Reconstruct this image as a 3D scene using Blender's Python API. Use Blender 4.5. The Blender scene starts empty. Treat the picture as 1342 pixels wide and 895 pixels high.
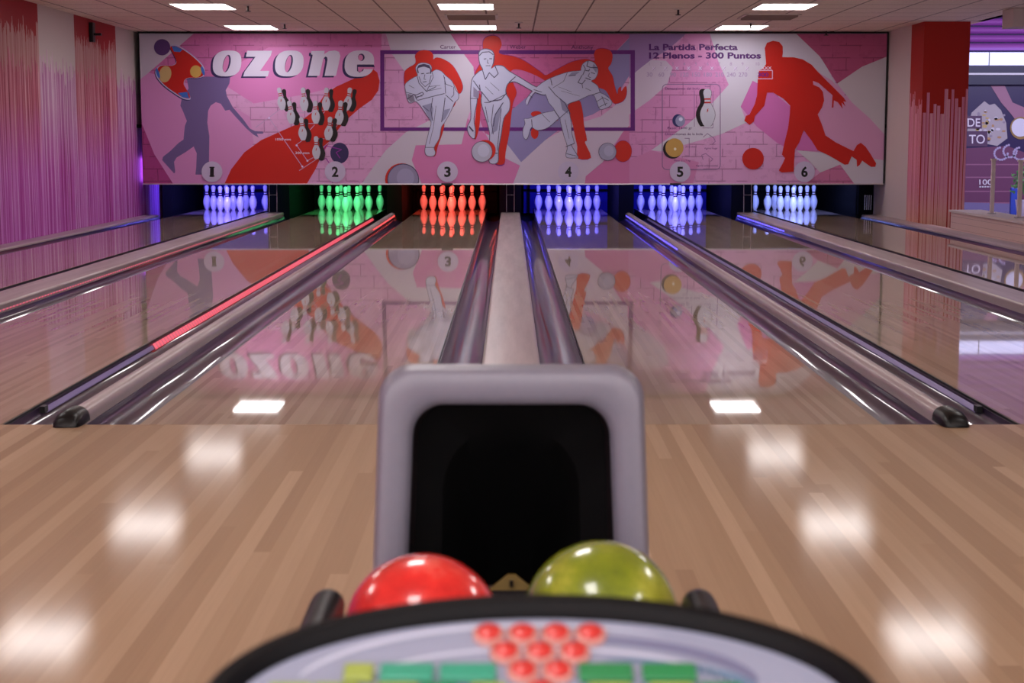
import bpy, bmesh, math, random
from mathutils import Vector, Matrix
random.seed(7)
S = bpy.context.scene
COL = S.collection
R = math.radians

# ------------------------------------------------------------------ camera, world, exposure
F, TH, CH, CY = 2100.0, R(7.19), 1.089, -6.079
cd = bpy.data.cameras.new('camera'); cam = bpy.data.objects.new('camera', cd); COL.objects.link(cam)
cam.location = (-0.004, CY, CH); cam.rotation_euler = (R(90) - TH, 0, R(-0.068))
cd.sensor_width = 36; cd.lens = F / 1342 * 36; cd.clip_start = .05; cd.clip_end = 200
cd.dof.use_dof = True; cd.dof.focus_distance = 13.0; cd.dof.aperture_fstop = 8.0
S.camera = cam
S.view_settings.view_transform = 'Standard'; S.view_settings.look = 'None'
S.view_settings.gamma = 1; S.view_settings.use_curve_mapping = False
S.view_settings.exposure = 0.16
W = bpy.data.worlds.new('world'); S.world = W; W.use_nodes = True
W.node_tree.nodes['Background'].inputs[0].default_value = (.55, .45, .62, 1)
W.node_tree.nodes['Background'].inputs[1].default_value = .16
PANEL_E = 10.8      # emission of the ceiling panels

def area(name, loc, rot, sx, sy, power, col, spread=180):
    l = bpy.data.lights.new(name, 'AREA'); l.shape = 'RECTANGLE'; l.size = sx; l.size_y = sy
    l.energy = power; l.color = col; l.spread = R(spread)
    o = bpy.data.objects.new(name, l); COL.objects.link(o); o.location = loc; o.rotation_euler = rot
    return o
# mall light over the shop front, coloured pit lamps behind the masking panel
area('added_fill_light', (0, -8.6, 1.5), (R(112), 0, 0), 9.0, 1.6, 190, (1.0, .95, .96))  # unseen fill added behind the camera to brighten ceiling and masking panel
area('mall_light', (9.2, 16.0, 3.4), (R(28), 0, 0), 4.5, 1.6, 260, (.78, .74, 1.0))
area('purple_wall_light', (-5.222, 17.02, .66), (R(-90), 0, R(4)), .035, .34, .7, (.50, .12, 1.0))
LANEX = [-4.29, -2.497, -.897, .897, 2.497, 4.29]     # centres of lanes 1..6
PITC = [(.15, .13, 1.0), (.09, 1.0, .30), (1.0, .085, .05), (.12, .11, 1.0), (.13, .14, 1.0), (.22, .30, 1.0)]
PITE = [36, 16, 26, 44, 42, 28]
for x, c, e in zip(LANEX, PITC, PITE):
    area('pit_lamp', (x, 17.15, .95), (R(58), 0, 0), .8, .12, e, c, 120)

# ------------------------------------------------------------------ pixel maths (photo pixel -> a plane in the room)
ST, CT = math.sin(TH), math.cos(TH)
def ray(px, py):
    a = (px - 668.5) / F; b = (py - 447.5) / F
    return a, CT - b * ST, -(ST + b * CT)           # per unit of depth: X, Y, Z
def on_y(px, py, Y):
    a, y, z = ray(px, py); t = (Y - CY) / y
    return (-.004 + a * t, Y, CH + z * t)

# ------------------------------------------------------------------ materials
def lin(c):
    return tuple(((v / 255) / 12.92 if v / 255 <= .04045 else ((v / 255 + .055) / 1.055) ** 2.4) for v in c)
MATS = {}
def mat(name, rgb, rough=.5, metal=0, coat=0, coat_r=.05, spec=.5, emit=None, es=0, noise=0, nscale=20):
    if name in MATS: return MATS[name]
    m = bpy.data.materials.new(name); m.use_nodes = True; nt = m.node_tree; b = nt.nodes['Principled BSDF']
    c = lin(rgb)
    b.inputs['Base Color'].default_value = (*c, 1); b.inputs['Roughness'].default_value = rough
    b.inputs['Metallic'].default_value = metal; b.inputs['Coat Weight'].default_value = coat
    b.inputs['Coat Roughness'].default_value = coat_r; b.inputs['Specular IOR Level'].default_value = spec
    if emit:
        b.inputs['Emission Color'].default_value = (*lin(emit), 1); b.inputs['Emission Strength'].default_value = es
    if noise:
        n = nt.nodes.new('ShaderNodeTexNoise'); n.inputs['Scale'].default_value = nscale; n.inputs['Detail'].default_value = 4
        tc = nt.nodes.new('ShaderNodeTexCoord'); nt.links.new(tc.outputs['Object'], n.inputs['Vector'])
        mx = nt.nodes.new('ShaderNodeMix'); mx.data_type = 'RGBA'
        mx.inputs[6].default_value = (*[v * (1 - noise) for v in c], 1); mx.inputs[7].default_value = (*[min(1, v * (1 + noise)) for v in c], 1)
        nt.links.new(n.outputs['Fac'], mx.inputs[0]); nt.links.new(mx.outputs[2], b.inputs['Base Color'])
    MATS[name] = m; return m

class NT:
    """small helper for node maths"""
    def __init__(s, name):
        s.m = bpy.data.materials.new(name); s.m.use_nodes = True; s.t = s.m.node_tree; s.b = s.t.nodes['Principled BSDF']
        g = s.t.nodes.new('ShaderNodeNewGeometry'); sp = s.t.nodes.new('ShaderNodeSeparateXYZ')
        s.t.links.new(g.outputs['Position'], sp.inputs[0]); s.x, s.y, s.z = sp.outputs
        s.pos = g.outputs['Position']
    def math(s, op, a, b=None, c=None):
        n = s.t.nodes.new('ShaderNodeMath'); n.operation = op
        for i, v in enumerate((a, b, c)):
            if v is None: continue
            if isinstance(v, (int, float)): n.inputs[i].default_value = v
            else: s.t.links.new(v, n.inputs[i])
        return n.outputs[0]
    def vec(s, x, y, z=0):
        n = s.t.nodes.new('ShaderNodeCombineXYZ')
        for i, v in enumerate((x, y, z)):
            if isinstance(v, (int, float)): n.inputs[i].default_value = v
            else: s.t.links.new(v, n.inputs[i])
        return n.outputs[0]
    def noise(s, v, scale=1, detail=2, rough=.5):
        n = s.t.nodes.new('ShaderNodeTexNoise'); n.inputs['Scale'].default_value = scale; n.inputs['Detail'].default_value = detail
        n.inputs['Roughness'].default_value = rough
        s.t.links.new(v, n.inputs['Vector']); return n.outputs['Fac']
    def white(s, v):
        n = s.t.nodes.new('ShaderNodeTexWhiteNoise'); n.noise_dimensions = '3D'; s.t.links.new(v, n.inputs['Vector']); return n.outputs['Value']
    def ramp(s, f, stops, interp='LINEAR'):
        n = s.t.nodes.new('ShaderNodeValToRGB'); cr = n.color_ramp; cr.interpolation = interp
        while len(cr.elements) < len(stops): cr.elements.new(.5)
        for e, (p, c) in zip(cr.elements, stops): e.position = p; e.color = (*lin(c), 1)
        s.t.links.new(f, n.inputs[0]); return n.outputs[0]
    def mix(s, f, a, b, mode='MIX'):
        n = s.t.nodes.new('ShaderNodeMix'); n.data_type = 'RGBA'; n.blend_type = mode
        for i, v in ((0, f), (6, a), (7, b)):
            if isinstance(v, (int, float)): n.inputs[i].default_value = v
            elif isinstance(v, tuple): n.inputs[i].default_value = (*lin(v), 1)
            else: s.t.links.new(v, n.inputs[i])
        return n.outputs[2]
    def out(s, col, rough=.5, coat=0, coat_r=.05, bump=None, bs=.1, bd=.01, spec=.5):
        s.t.links.new(col, s.b.inputs['Base Color'])
        s.b.inputs['Roughness'].default_value = rough; s.b.inputs['Coat Weight'].default_value = coat; s.b.inputs['Coat Roughness'].default_value = coat_r
        s.b.inputs['Specular IOR Level'].default_value = spec
        if bump is not None:
            n = s.t.nodes.new('ShaderNodeBump'); n.inputs['Strength'].default_value = bs; n.inputs['Distance'].default_value = bd
            s.t.links.new(bump, n.inputs['Height']); s.t.links.new(n.outputs[0], s.b.inputs['Normal']); s.t.links.new(n.outputs[0], s.b.inputs['Coat Normal'])
        return s.m

def wood(name, bw, length, cols, rough, coat, coat_r, bump=False, spec=.3):
    n = NT(name)
    bi = n.math('FLOOR', n.math('DIVIDE', n.math('ADD', n.x, 50.0), bw))
    off = n.white(n.vec(bi, 3.3))
    si = n.math('FLOOR', n.math('ADD', n.math('DIVIDE', n.y, length), n.math('MULTIPLY', off, 7.0)))
    r = n.white(n.vec(bi, si, 1.7))
    c = n.ramp(r, cols)
    g = n.noise(n.vec(n.math('MULTIPLY', n.x, 130.0), n.math('MULTIPLY', n.y, 2.2)), 1, 3, .6)
    c = n.mix(n.math('MULTIPLY', g, .30), c, n.mix(.62, c, (70, 45, 32)), 'MIX')
    b = None
    if bump:
        b = n.noise(n.vec(n.math('MULTIPLY', n.x, 14.0), n.math('MULTIPLY', n.y, 1.1)), 1, 2)
    return n.out(c, rough, coat, coat_r, b, .05, .001, spec)

M_APP = wood('approach_maple', .046, 3.6, [(0, (170, 139, 112)), (.35, (179, 148, 119)), (.7, (188, 158, 129)), (1, (200, 170, 141))], .6, .42, .09, spec=.12)
M_LANE = wood('lane_maple', .0274, 2.0, [(0, (170, 145, 121)), (.4, (184, 160, 136)), (1, (200, 178, 154))], .5, 1.0, .026, True, spec=.2)

M_CEIL = NT('ceiling_tiles')
def ceil_mat():
    n = M_CEIL
    def line(v, o):
        fr = n.math('FRACT', n.math('DIVIDE', n.math('ADD', v, o), .6))
        return n.math('LESS_THAN', fr, .035)
    l = n.math('MAXIMUM', line(n.x, 50.1), line(n.y, 50.24))
    sp = n.noise(n.pos, 60, 3, .7)
    c = n.ramp(sp, [(.3, (222, 206, 194)), (.6, (246, 234, 222))])
    c = n.mix(n.math('MULTIPLY', l, .8), c, (110, 92, 88))
    return n.out(c, .9, spec=.1)
M_CEIL = ceil_mat()

def drip_wall():
    n = NT('painted_drip_wall')
    # panel pattern along the wall: red/white columns
    red = 0
    for y0, y1 in ((-9, -7.2), (-5.4, -3.6), (-1.8, 0), (1.8, 3.6), (5.4, 7.0), (9.4, 12.1), (13.6, 15.65)):
        r = n.math('MULTIPLY', n.math('GREATER_THAN', n.y, y0), n.math('LESS_THAN', n.y, y1))
        red = r if red == 0 else n.math('ADD', red, r)
    wy = n.math('ADD', n.y, n.math('MULTIPLY', n.noise(n.vec(n.math('MULTIPLY', n.y, 9.0), n.z), 1, 2), .05))
    c1 = n.math('FLOOR', n.math('MULTIPLY', wy, 22.0)); c2 = n.math('FLOOR', n.math('MULTIPLY', wy, 41.0))
    r1 = n.white(n.vec(c1, 2.0)); r2 = n.white(n.vec(c2, 7.0)); r3 = n.white(n.vec(c2, 12.0))
    v1 = n.noise(n.vec(n.math('MULTIPLY', n.y, 5.0), 1.0), 1, 3, .8)
    v2 = n.noise(n.vec(n.math('MULTIPLY', n.y, 6.0), 9.0), 1, 3, .8)
    t1 = n.math('ADD', n.math('ADD', 1.86, n.math('MULTIPLY', v1, .50)), n.math('ADD', n.math('MULTIPLY', r1, .14), n.math('MULTIPLY', r2, .16)))
    t2 = n.math('ADD', n.math('ADD', 1.48, n.math('MULTIPLY', v2, .45)), n.math('ADD', n.math('MULTIPLY', r1, .16), n.math('MULTIPLY', r3, .22)))
    f1 = n.math('LESS_THAN', n.z, t1); f2 = n.math('LESS_THAN', n.z, t2)
    sn = n.noise(n.vec(n.math('MULTIPLY', n.y, 26.0), n.math('MULTIPLY', n.z, .9)), 1, 4, .75)
    st = n.math('ADD', n.math('MULTIPLY', sn, .55), n.math('ADD', n.math('MULTIPLY', r2, .28), n.math('MULTIPLY', r1, .17)))
    st2 = n.noise(n.vec(n.math('MULTIPLY', n.y, 9.0), n.math('MULTIPLY', n.z, .5), 4.0), 1, 3, .7)
    salmon = n.ramp(st, [(.3, (170, 92, 100)), (.5, (188, 136, 138)), (.7, (202, 164, 162))])
    pinkr = n.ramp(st, [(.30, (132, 30, 64)), (.42, (174, 76, 102)), (.56, (202, 126, 146)), (.72, (224, 184, 194))])
    pinkw = n.ramp(st, [(.28, (150, 60, 136)), (.42, (188, 122, 178)), (.56, (210, 168, 204)), (.72, (230, 216, 228))])
    low = n.ramp(st, [(.28, (142, 16, 112)), (.42, (182, 66, 172)), (.58, (206, 124, 208)), (.74, (226, 186, 232))])  # magenta streak paint low down, with the purple glow worked into its colour
    zf = n.math('MULTIPLY', n.math('SUBTRACT', n.math('ADD', 1.25, n.math('MULTIPLY', st2, .5)), n.z), 1.3)
    zf = n.math('MINIMUM', n.math('MAXIMUM', zf, 0), 1)
    rc = n.mix(f1, (160, 24, 34), salmon); rc = n.mix(f2, rc, pinkr)
    wc = n.mix(f2, (205, 194, 196), pinkw)
    c = n.mix(red, wc, rc)
    c = n.mix(n.math('MULTIPLY', zf, f2), c, low)
    return n.out(c, .6, spec=.3)
M_DRIP = drip_wall()
def drip_column():
    n = NT('painted_drip_column')
    u = n.math('ADD', n.x, n.math('MULTIPLY', n.y, -1.0))
    bi = n.math('FLOOR', n.math('MULTIPLY', u, 22.0))
    rnd = n.white(n.vec(bi, 5.1)); rnd2 = n.white(n.vec(bi, 8.8))
    t = n.math('ADD', 1.40, n.math('MULTIPLY', rnd, .34))
    fr = n.math('FRACT', n.math('MULTIPLY', u, 22.0))
    wd = n.math('ADD', .60, n.math('MULTIPLY', rnd2, .42))
    f = n.math('MULTIPLY', n.math('LESS_THAN', fr, wd), n.math('LESS_THAN', n.z, t))
    st = n.noise(n.vec(n.math('MULTIPLY', u, 60.0), n.math('MULTIPLY', n.z, .4)), 1, 3, .7)
    hi = n.ramp(st, [(.3, (206, 104, 140)), (.5, (224, 146, 172)), (.7, (232, 180, 184))])
    lo = n.ramp(st, [(.3, (214, 120, 110)), (.55, (228, 180, 156))])
    zf = n.math('MINIMUM', n.math('MAXIMUM', n.math('SUBTRACT', 1.0, n.math('MULTIPLY', n.z, 2.0)), 0), 1)
    st_c = n.mix(zf, hi, lo)
    c = n.mix(f, (172, 30, 16), st_c)
    return n.out(c, .55, spec=.3)
M_DCOL = drip_column()

M_PAINT = mat('cream_wall_paint', (206, 190, 190), .7, spec=.2)
M_BLK = mat('black_plastic', (11, 10, 12), .36, spec=.3)
M_BLKM = mat('matte_black', (12, 12, 14), .85, spec=.1)
M_PITB = mat('pit_curtain_black', (8, 8, 10), .9, spec=.1)
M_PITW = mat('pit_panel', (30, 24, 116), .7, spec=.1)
M_KICK = mat('kickback_panel', (9, 9, 12), .8, spec=.15)
M_ALU = mat('aluminium', (190, 185, 190), .3, metal=.8)
def gutter_mat():
    n = NT('gutter_plastic')
    a = n.noise(n.vec(n.math('MULTIPLY', n.x, 30.0), n.math('MULTIPLY', n.y, .9)), 1, 3, .6)
    c = n.ramp(a, [(.3, (40, 26, 54)), (.7, (64, 46, 78))])
    b = n.noise(n.vec(n.math('MULTIPLY', n.x, 16.0), n.math('MULTIPLY', n.y, 1.6)), 1, 2)
    return n.out(c, .35, .6, .045, b, .22, .0014, .2)
M_GUT = gutter_mat()
def cap_mat():
    n = NT('divider_capping')
    a = n.noise(n.vec(n.math('MULTIPLY', n.x, 12.0), n.math('MULTIPLY', n.y, .7)), 1, 4, .6)
    c = n.ramp(a, [(.3, (160, 142, 146)), (.7, (190, 174, 176))])
    return n.out(c, .4, .25, .15, None)
M_CAP = cap_mat()

# ------------------------------------------------------------------ mesh helpers
class MB:
    def __init__(s): s.v = []; s.f = []; s.mi = []; s.mats = []
    def m(s, mt):
        if mt not in s.mats: s.mats.append(mt)
        return s.mats.index(mt)
    def add(s, vs, fs, mt):
        b = len(s.v); s.v += [tuple(v) for v in vs]; k = s.m(mt)
        for f in fs: s.f.append([b + i for i in f]); s.mi.append(k)
    def box(s, x0, x1, y0, y1, z0, z1, mt):
        s.add([(x0, y0, z0), (x1, y0, z0), (x1, y1, z0), (x0, y1, z0), (x0, y0, z1), (x1, y0, z1), (x1, y1, z1), (x0, y1, z1)],
              [(0, 3, 2, 1), (4, 5, 6, 7), (0, 1, 5, 4), (1, 2, 6, 5), (2, 3, 7, 6), (3, 0, 4, 7)], mt)
    def loft(s, rings, mt, closed=True, cap0=False, cap1=False):
        n = len(rings[0]); vs = [p for r in rings for p in r]; fs = []
        for i in range(len(rings) - 1):
            for j in range(n if closed else n - 1):
                a = i * n + j; b = i * n + (j + 1) % n
                fs.append((a, b, b + n, a + n))
        if cap0: fs.append(tuple(range(n))[::-1])
        if cap1: fs.append(tuple((len(rings) - 1) * n + j for j in range(n)))
        s.add(vs, fs, mt)
    def tube(s, pts, r, mt, n=12, caps=True):
        rings = []
        for i, p in enumerate(pts):
            p = Vector(p); a = Vector(pts[max(i - 1, 0)]); b = Vector(pts[min(i + 1, len(pts) - 1)])
            d = (b - a).normalized(); up = Vector((0, 0, 1)) if abs(d.z) < .9 else Vector((1, 0, 0))
            u = d.cross(up).normalized(); w = u.cross(d)
            rr = r[i] if isinstance(r, (list, tuple)) else r
            rings.append([tuple(p + rr * (math.cos(t) * u + math.sin(t) * w)) for t in [2 * math.pi * k / n for k in range(n)]])
        s.loft(rings, mt, True, caps, caps)
    def lathe(s, prof, mt, n=24, c=(0, 0, 0)):
        rings = [[(c[0] + r * math.cos(2 * math.pi * k / n), c[1] + r * math.sin(2 * math.pi * k / n), c[2] + z) for k in range(n)] for z, r in prof]
        s.loft(rings, mt, True, True, True)
    def build(s, name, parent=None, smooth=False, bevel=0, fix=True, loc=None):
        me = bpy.data.meshes.new(name); me.from_pydata(s.v, [], s.f)
        for m_ in s.mats: me.materials.append(m_)
        for p, k in zip(me.polygons, s.mi): p.material_index = k
        if fix:
            bm = bmesh.new(); bm.from_mesh(me); bmesh.ops.recalc_face_normals(bm, faces=bm.faces); bm.to_mesh(me); bm.free()
        if smooth:
            for p in me.polygons: p.use_smooth = True
        o = bpy.data.objects.new(name, me); COL.objects.link(o)
        if parent: o.parent = parent
        if loc: o.location = loc
        if bevel:
            b = o.modifiers.new('bevel', 'BEVEL'); b.width = bevel; b.segments = 3; b.limit_method = 'ANGLE'; b.angle_limit = R(40)
            for p in me.polygons: p.use_smooth = True
            w = o.modifiers.new('wn', 'WEIGHTED_NORMAL')
        if smooth:
            try: me.set_sharp_from_angle(angle=R(40))
            except Exception: pass
        return o
def empty(name, loc=(0, 0, 0)):
    o = bpy.data.objects.new(name, None); COL.objects.link(o); o.location = loc; o.empty_display_size = .1; return o
def tag(o, label=None, cat=None, group=None, kind=None):
    if label: o['label'] = label
    if cat: o['category'] = cat
    if group: o['group'] = group
    if kind: o['kind'] = kind
    return o
def struct(o): o['kind'] = 'structure'; return o
def copy_tree(o, parent=None):
    c = o.copy(); COL.objects.link(c)
    if parent: c.parent = parent
    for ch in list(o.children): copy_tree(ch, c)
    return c

# ------------------------------------------------------------------ room shell
CZ = 2.585
LW, RW = -5.27, 5.30
mb = MB(); mb.box(LW, 6.2, -9, 0, -.2, 0, M_APP); struct(mb.build('floor'))
mb = MB(); mb.box(LW - .02, RW, 0, 20.6, -.30, -.13, M_BLKM); struct(mb.build('floor_under_lanes'))
mb = MB(); mb.box(LW - .2, 6.05, -9, 20.6, CZ, CZ + .1, M_CEIL); struct(mb.build('ceiling'))
mb = MB(); mb.box(LW - .2, LW, -9, 20.6, -.3, CZ + .1, M_DRIP); struct(mb.build('wall_left'))
mb = MB(); mb.box(LW - .2, 14, -9.2, -9, -.3, CZ + .1, M_PAINT); struct(mb.build('wall_back'))
CF = 14.77     # front face of the column that ends the right wall
mb = MB(); mb.box(RW, RW + .59, 15.42, 20.6, -.3, CZ + .1, M_PAINT); struct(mb.build('wall_right'))
mb = MB(); mb.box(RW, RW + .59, CF, 15.42, -.3, CZ + .1, M_DCOL); struct(mb.build('wall_right_column'))
mb = MB(); mb.box(LW, 6, 20.5, 20.7, -.3, CZ, M_BLKM); struct(mb.build('wall_front'))
# header over the mall opening
mb = MB(); mb.box(5.96, 6.05, -9, CF, CZ, CZ + .1, M_PAINT); struct(mb.build('trim_1'))
M_LOWW = NT('low_wall_courses')
def loww():
    n = M_LOWW
    fr = n.math('LESS_THAN', n.math('FRACT', n.math('DIVIDE', n.z, .075)), .06)
    c = n.mix(n.math('MULTIPLY', fr, .6), (206, 176, 172), (120, 90, 90))
    return n.out(c, .6)
M_LOWW = loww()
mb = MB(); mb.box(5.44, 5.80, 4.0, 13.75, -.1, .20, M_LOWW); mb.box(5.42, 5.82, 3.98, 13.77, .20, .226, M_PAINT)
struct(mb.build('wall_low_parapet'))
mb = MB(); mb.box(5.3, 20, -9, 24, -.32, -.12, mat('mall_floor_tiles', (150, 140, 160), .15)); struct(mb.build('floor_mall'))
mb = MB(); mb.box(RW - .01, 5.46, 0, CF, -.12, -.005, M_LOWW); struct(mb.build('trim_2'))

# ------------------------------------------------------------------ lanes
LANE_HALF = .5334
SURF = ['under the number 1', 'under the number 2', 'under the number 3', 'under the number 4', 'under the number 5', 'under the number 6']
M_MARK = mat('lane_mark', (60, 36, 28), .3, coat=1, coat_r=.03)
for i, x in enumerate(LANEX):
    e = empty('bowling_lane', (x, 0, 0)); tag(e, 'glossy maple bowling lane running to the pins ' + SURF[i], 'bowling lane', 'bowling lanes')
    mb = MB(); mb.box(-LANE_HALF, LANE_HALF, 0.006, 19.35, -.12, 0, M_LANE)
    mb.build('lane_bed', e)
    mb = MB()
    for sx in (-1, 1):
        mb.box(*(sorted((sx * LANE_HALF, sx * (LANE_HALF + .006)))), .006, 19.3, -.12, -.002, M_BLK)
    mb.build('edge_strip', e)
    for k in range(-3, 4):
        mk = MB(); ax = k * .1368; ay = 4.76 - abs(k) * .17
        mk.add([(ax - .012, ay - .10, .0006), (ax + .012, ay - .10, .0006), (ax, ay + .06, .0006)], [(0, 1, 2)], M_MARK)
        mk.build('aiming_arrow', e)

# --- gutters, cappings, led strips
def gutter(x0, x1, y1=17.0, name='ball_gutter'):
    n = 14; w = (x1 - x0) / 2; cx = (x0 + x1) / 2
    prof = []
    for k in range(n + 1):
        t = math.pi * k / n
        prof.append((cx - w * .94 * math.cos(t), -.022 - .062 * math.sin(t)))
    prof = [(x0, -.012), (x0 + .004, -.012)] + prof + [(x1 - .004, -.012), (x1, -.012)]
    low = [(x, z - .006) for x, z in prof[::-1]]
    ys = (0.004, y1)
    mb = MB()
    ring = prof + low
    mb.loft([[(x, y, z) for x, z in ring] for y in ys], M_GUT, True, True, True)
    return mb.build(name, smooth=True)
def capping(x0, x1, top, y0=.01, y1=17.0, rnd=.5, name='divider_capping'):
    cx = (x0 + x1) / 2; w = (x1 - x0) / 2; r = min(w, (top + .02)) * rnd
    prof = [(x0, -.10)]
    for k in range(9):
        t = math.pi / 2 * k / 8; prof.append((x0 + r - r * math.cos(t), top - r + r * math.sin(t)))
    for k in range(9):
        t = math.pi / 2 * k / 8; prof.append((x1 - r + r * math.sin(t), top - r + r * math.cos(t)))
    prof.append((x1, -.10))
    mb = MB(); mb.loft([[(x, y, z) for x, z in prof] for y in (y0, y1)], M_CAP, True, True, True)
    return mb.build(name, smooth=True)
RET = [0, -3.394, 3.394]; NAR = [-1.697, 1.697]
g = 'ball gutters beside the lanes'
GW = .225
def led_mat(name, rgb, s, dots=True):
    n = NT(name)
    fr = n.math('FRACT', n.math('MULTIPLY', n.y, 14.0))
    f = n.math('LESS_THAN', fr, .4)
    base = n.mix(0.0, (150, 140, 190), (0, 0, 0))
    n.t.links.new(base, n.b.inputs['Base Color']); n.b.inputs['Roughness'].default_value = .35
    n.b.inputs['Emission Color'].default_value = (*rgb, 1)
    n.t.links.new(n.math('ADD', s * (1 if dots else .12), n.math('MULTIPLY', f, s * (1.6 if dots else 2.2))), n.b.inputs['Emission Strength'])
    return n.m
M_LEDR = led_mat('led_red', (1.0, .05, .03), .38)
M_LEDR2 = led_mat('led_red_hidden', (1.0, .05, .03), 2.0, False)
M_LEDB = led_mat('led_blue_hidden', (.06, .05, 1.0), 3.5, False)
M_LEDT = led_mat('led_red_thin', (1.0, .09, .06), .22)
M_LEDOFF = mat('led_strip_unlit', (150, 138, 200), .3)
def bar(name, x0, z0, x1, z1, y0, y1, mt, th=.004):
    mb = MB(); mb.loft([[(x0, y, z0), (x1, y, z1), (x1 + .0, y, z1 - th), (x0, y, z0 - th)] for y in (y0, y1)], mt, True, True, True)
    return mb.build(name)

def side(a): return 'left' if a < 0 else 'right'
RN = {0: 'the centre divider behind the ball return', -3.394: 'the divider between lanes 1 and 2', 3.394: 'the divider between lanes 5 and 6'}
for c in RET:
    W2 = .3634 if c == 0 else .3634
    c2 = c
    tag(gutter(c2 - W2 + .007, c2 - W2 + GW), 'purple grey gutter on the left of ' + RN[c], 'gutter', g)
    tag(gutter(c2 + W2 - GW, c2 + W2 - .007), 'purple grey gutter on the right of ' + RN[c], 'gutter', g)
    o = capping(c2 - W2 + GW + .001, c2 + W2 - GW - .001, .05, rnd=.25)
    tag(o, 'wide pale flat capping on ' + RN[c], 'lane divider', 'lane divider cappings')
for c, nm in ((-1.697, 'lanes 2 and 3'), (1.697, 'lanes 4 and 5')):
    W2 = .267
    tag(gutter(c - W2 + .007, c - .043), 'purple grey gutter left of the narrow divider between ' + nm, 'gutter', g)
    tag(gutter(c + .043, c + W2 - .007), 'purple grey gutter right of the narrow divider between ' + nm, 'gutter', g)
    e = empty('divider_capping', (0, 0, 0)); tag(e, 'narrow rounded pale capping between ' + nm + ' with black end', 'lane divider', 'lane divider cappings')
    capping(c - .042, c + .042, .045, rnd=.9, name='capping_rail', y0=.05).parent = e
    # black moulded end
    mb = MB(); rings = []
    for t, yy in ((.0, -.075), (.55, -.068), (.85, -.045), (1.0, -.01), (1.0, .09)):
        ring = []
        for k in range(17):
            a = math.pi * k / 16
            ring.append((c - .054 * math.cos(a) * (.72 + .28 * t), yy, .002 + .058 * (math.sin(a) ** .7) * max(t, .12)))
        rings.append(ring)
    mb.loft(rings, M_BLK, True, True, True)
    mb.build('end_cap', e, smooth=True)
tag(gutter(-5.049, -4.831), 'purple grey gutter below the drip painted wall', 'gutter', g)
tag(gutter(4.831, 5.049), 'purple grey gutter on the far right beside lane 6', 'gutter', g)
o = capping(LW + .002, -5.050, .012, rnd=.5); tag(o, 'pale ledge along the drip painted wall beside lane 1', 'lane divider', 'lane divider cappings')
o = capping(5.050, RW - .006, .016, rnd=.5); tag(o, 'pale ledge beside lane 6 in front of the red column', 'lane divider', 'lane divider cappings')

# led strips: on the lane edge (visible) and under the lips of the cappings
gl = 'led strips along the gutters'
e = empty('led_strip'); tag(e, 'light strip glowing red along the right edge of lane 2', 'light strip', gl)
bar('lit_section', -1.945, -.014, -1.929, -.040, 2.55, 16.6, M_LEDR).parent = e
bar('unlit_section', -1.943, -.017, -1.931, -.035, .50, 2.53, M_LEDOFF).parent = e
mb = MB(); mb.box(-1.944, -1.922, .44, .49, -.030, -.004, M_BLK); mb.build('end_clip', e)
e = empty('led_strip'); tag(e, 'unlit lavender light strip along the left edge of lane 5', 'light strip', gl)
bar('diffuser', 1.931, -.035, 1.943, -.017, .50, 16.6, M_LEDOFF).parent = e
mb = MB(); mb.box(1.922, 1.944, .44, .49, -.030, -.004, M_BLK); mb.build('end_clip', e)
def lip(x, s, m, y0, y1, lab):
    o = bar('led_strip', *((x, .010, x + s * .002, .002)), y0, y1, m, .003); tag(o, lab, 'light strip', gl)
lip(-.1380, -1, M_LEDR2, 9.6, 16.9, 'red light strip on the left lip of the centre divider')
lip(.1380, 1, M_LEDB, 9.6, 16.9, 'blue light strip on the right lip of the centre divider')
lip(-1.6540, 1, M_LEDR2, 13.3, 16.9, 'red light strip on the divider lip beside lane 3')
lip(1.6540, -1, M_LEDB, 9.8, 16.9, 'blue light strip on the divider lip beside lane 4')
lip(-3.2560, 1, M_LEDT, 2.2, 15.5, 'thin red light strip on the wide divider lip beside lane 2')
lip(3.2560, -1, M_LEDB, 13.0, 16.9, 'blue light strip on the wide divider lip beside lane 5')
# thin guide rods at the ends of the wide dividers
for c, nm in ((0, 'centre divider'), (-3.394, 'divider between lanes 1 and 2'), (3.394, 'divider between lanes 5 and 6')):
    e = empty('guide_rods', (c, 16.9, .05)); tag(e, 'pair of thin steel guide rods rising from the ' + nm, 'guide rods', 'guide rods at the divider ends')
    for s in (-1, 1):
        mb = MB(); mb.tube([(s * .055, 0, 0), (s * .055 - .0, .05, .62)], .005, M_ALU, 8); mb.build('rod', e, smooth=True)
    mb = MB(); mb.tube([(-.055, .022, .25), (.055, .022, .25)], .004, M_ALU, 8); mb.build('crossbar', e)

# ------------------------------------------------------------------ pin decks
mb = MB(); mb.box(LW, RW, 16.72, 20.5, 1.25, 1.3, M_BLKM); struct(mb.build('ceiling_pit'))
for c, w in ((-5.2, .13), (-3.394, .16), (-1.697, .11), (0, .16), (1.697, .11), (3.394, .16), (5.21, .15)):
    if c == -5.2:
        mb = MB(); mb.box(-5.21, -5.06, 18.0, 20.4, -.13, 1.245, M_KICK)
    elif c == 5.21:
        mb = MB(); mb.box(5.06, 5.29, 17.45, 20.4, -.13, 1.245, M_KICK)
    else:
        mb = MB(); mb.box(c - w, c + w, 17.45, 20.4, -.13, 1.245, M_KICK)
    o = mb.build('kickback_panel')
    where = {-5.2: 'beside lane 1 at the drip painted wall', -3.394: 'between lanes 1 and 2', -1.697: 'between lanes 2 and 3', 0: 'between lanes 3 and 4', 1.697: 'between lanes 4 and 5', 3.394: 'between lanes 5 and 6', 5.21: 'beside lane 6 at the white wall'}[c]
    tag(o, 'dark upright pit partition ' + where, 'partition', 'pit partitions between the pin decks')
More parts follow.
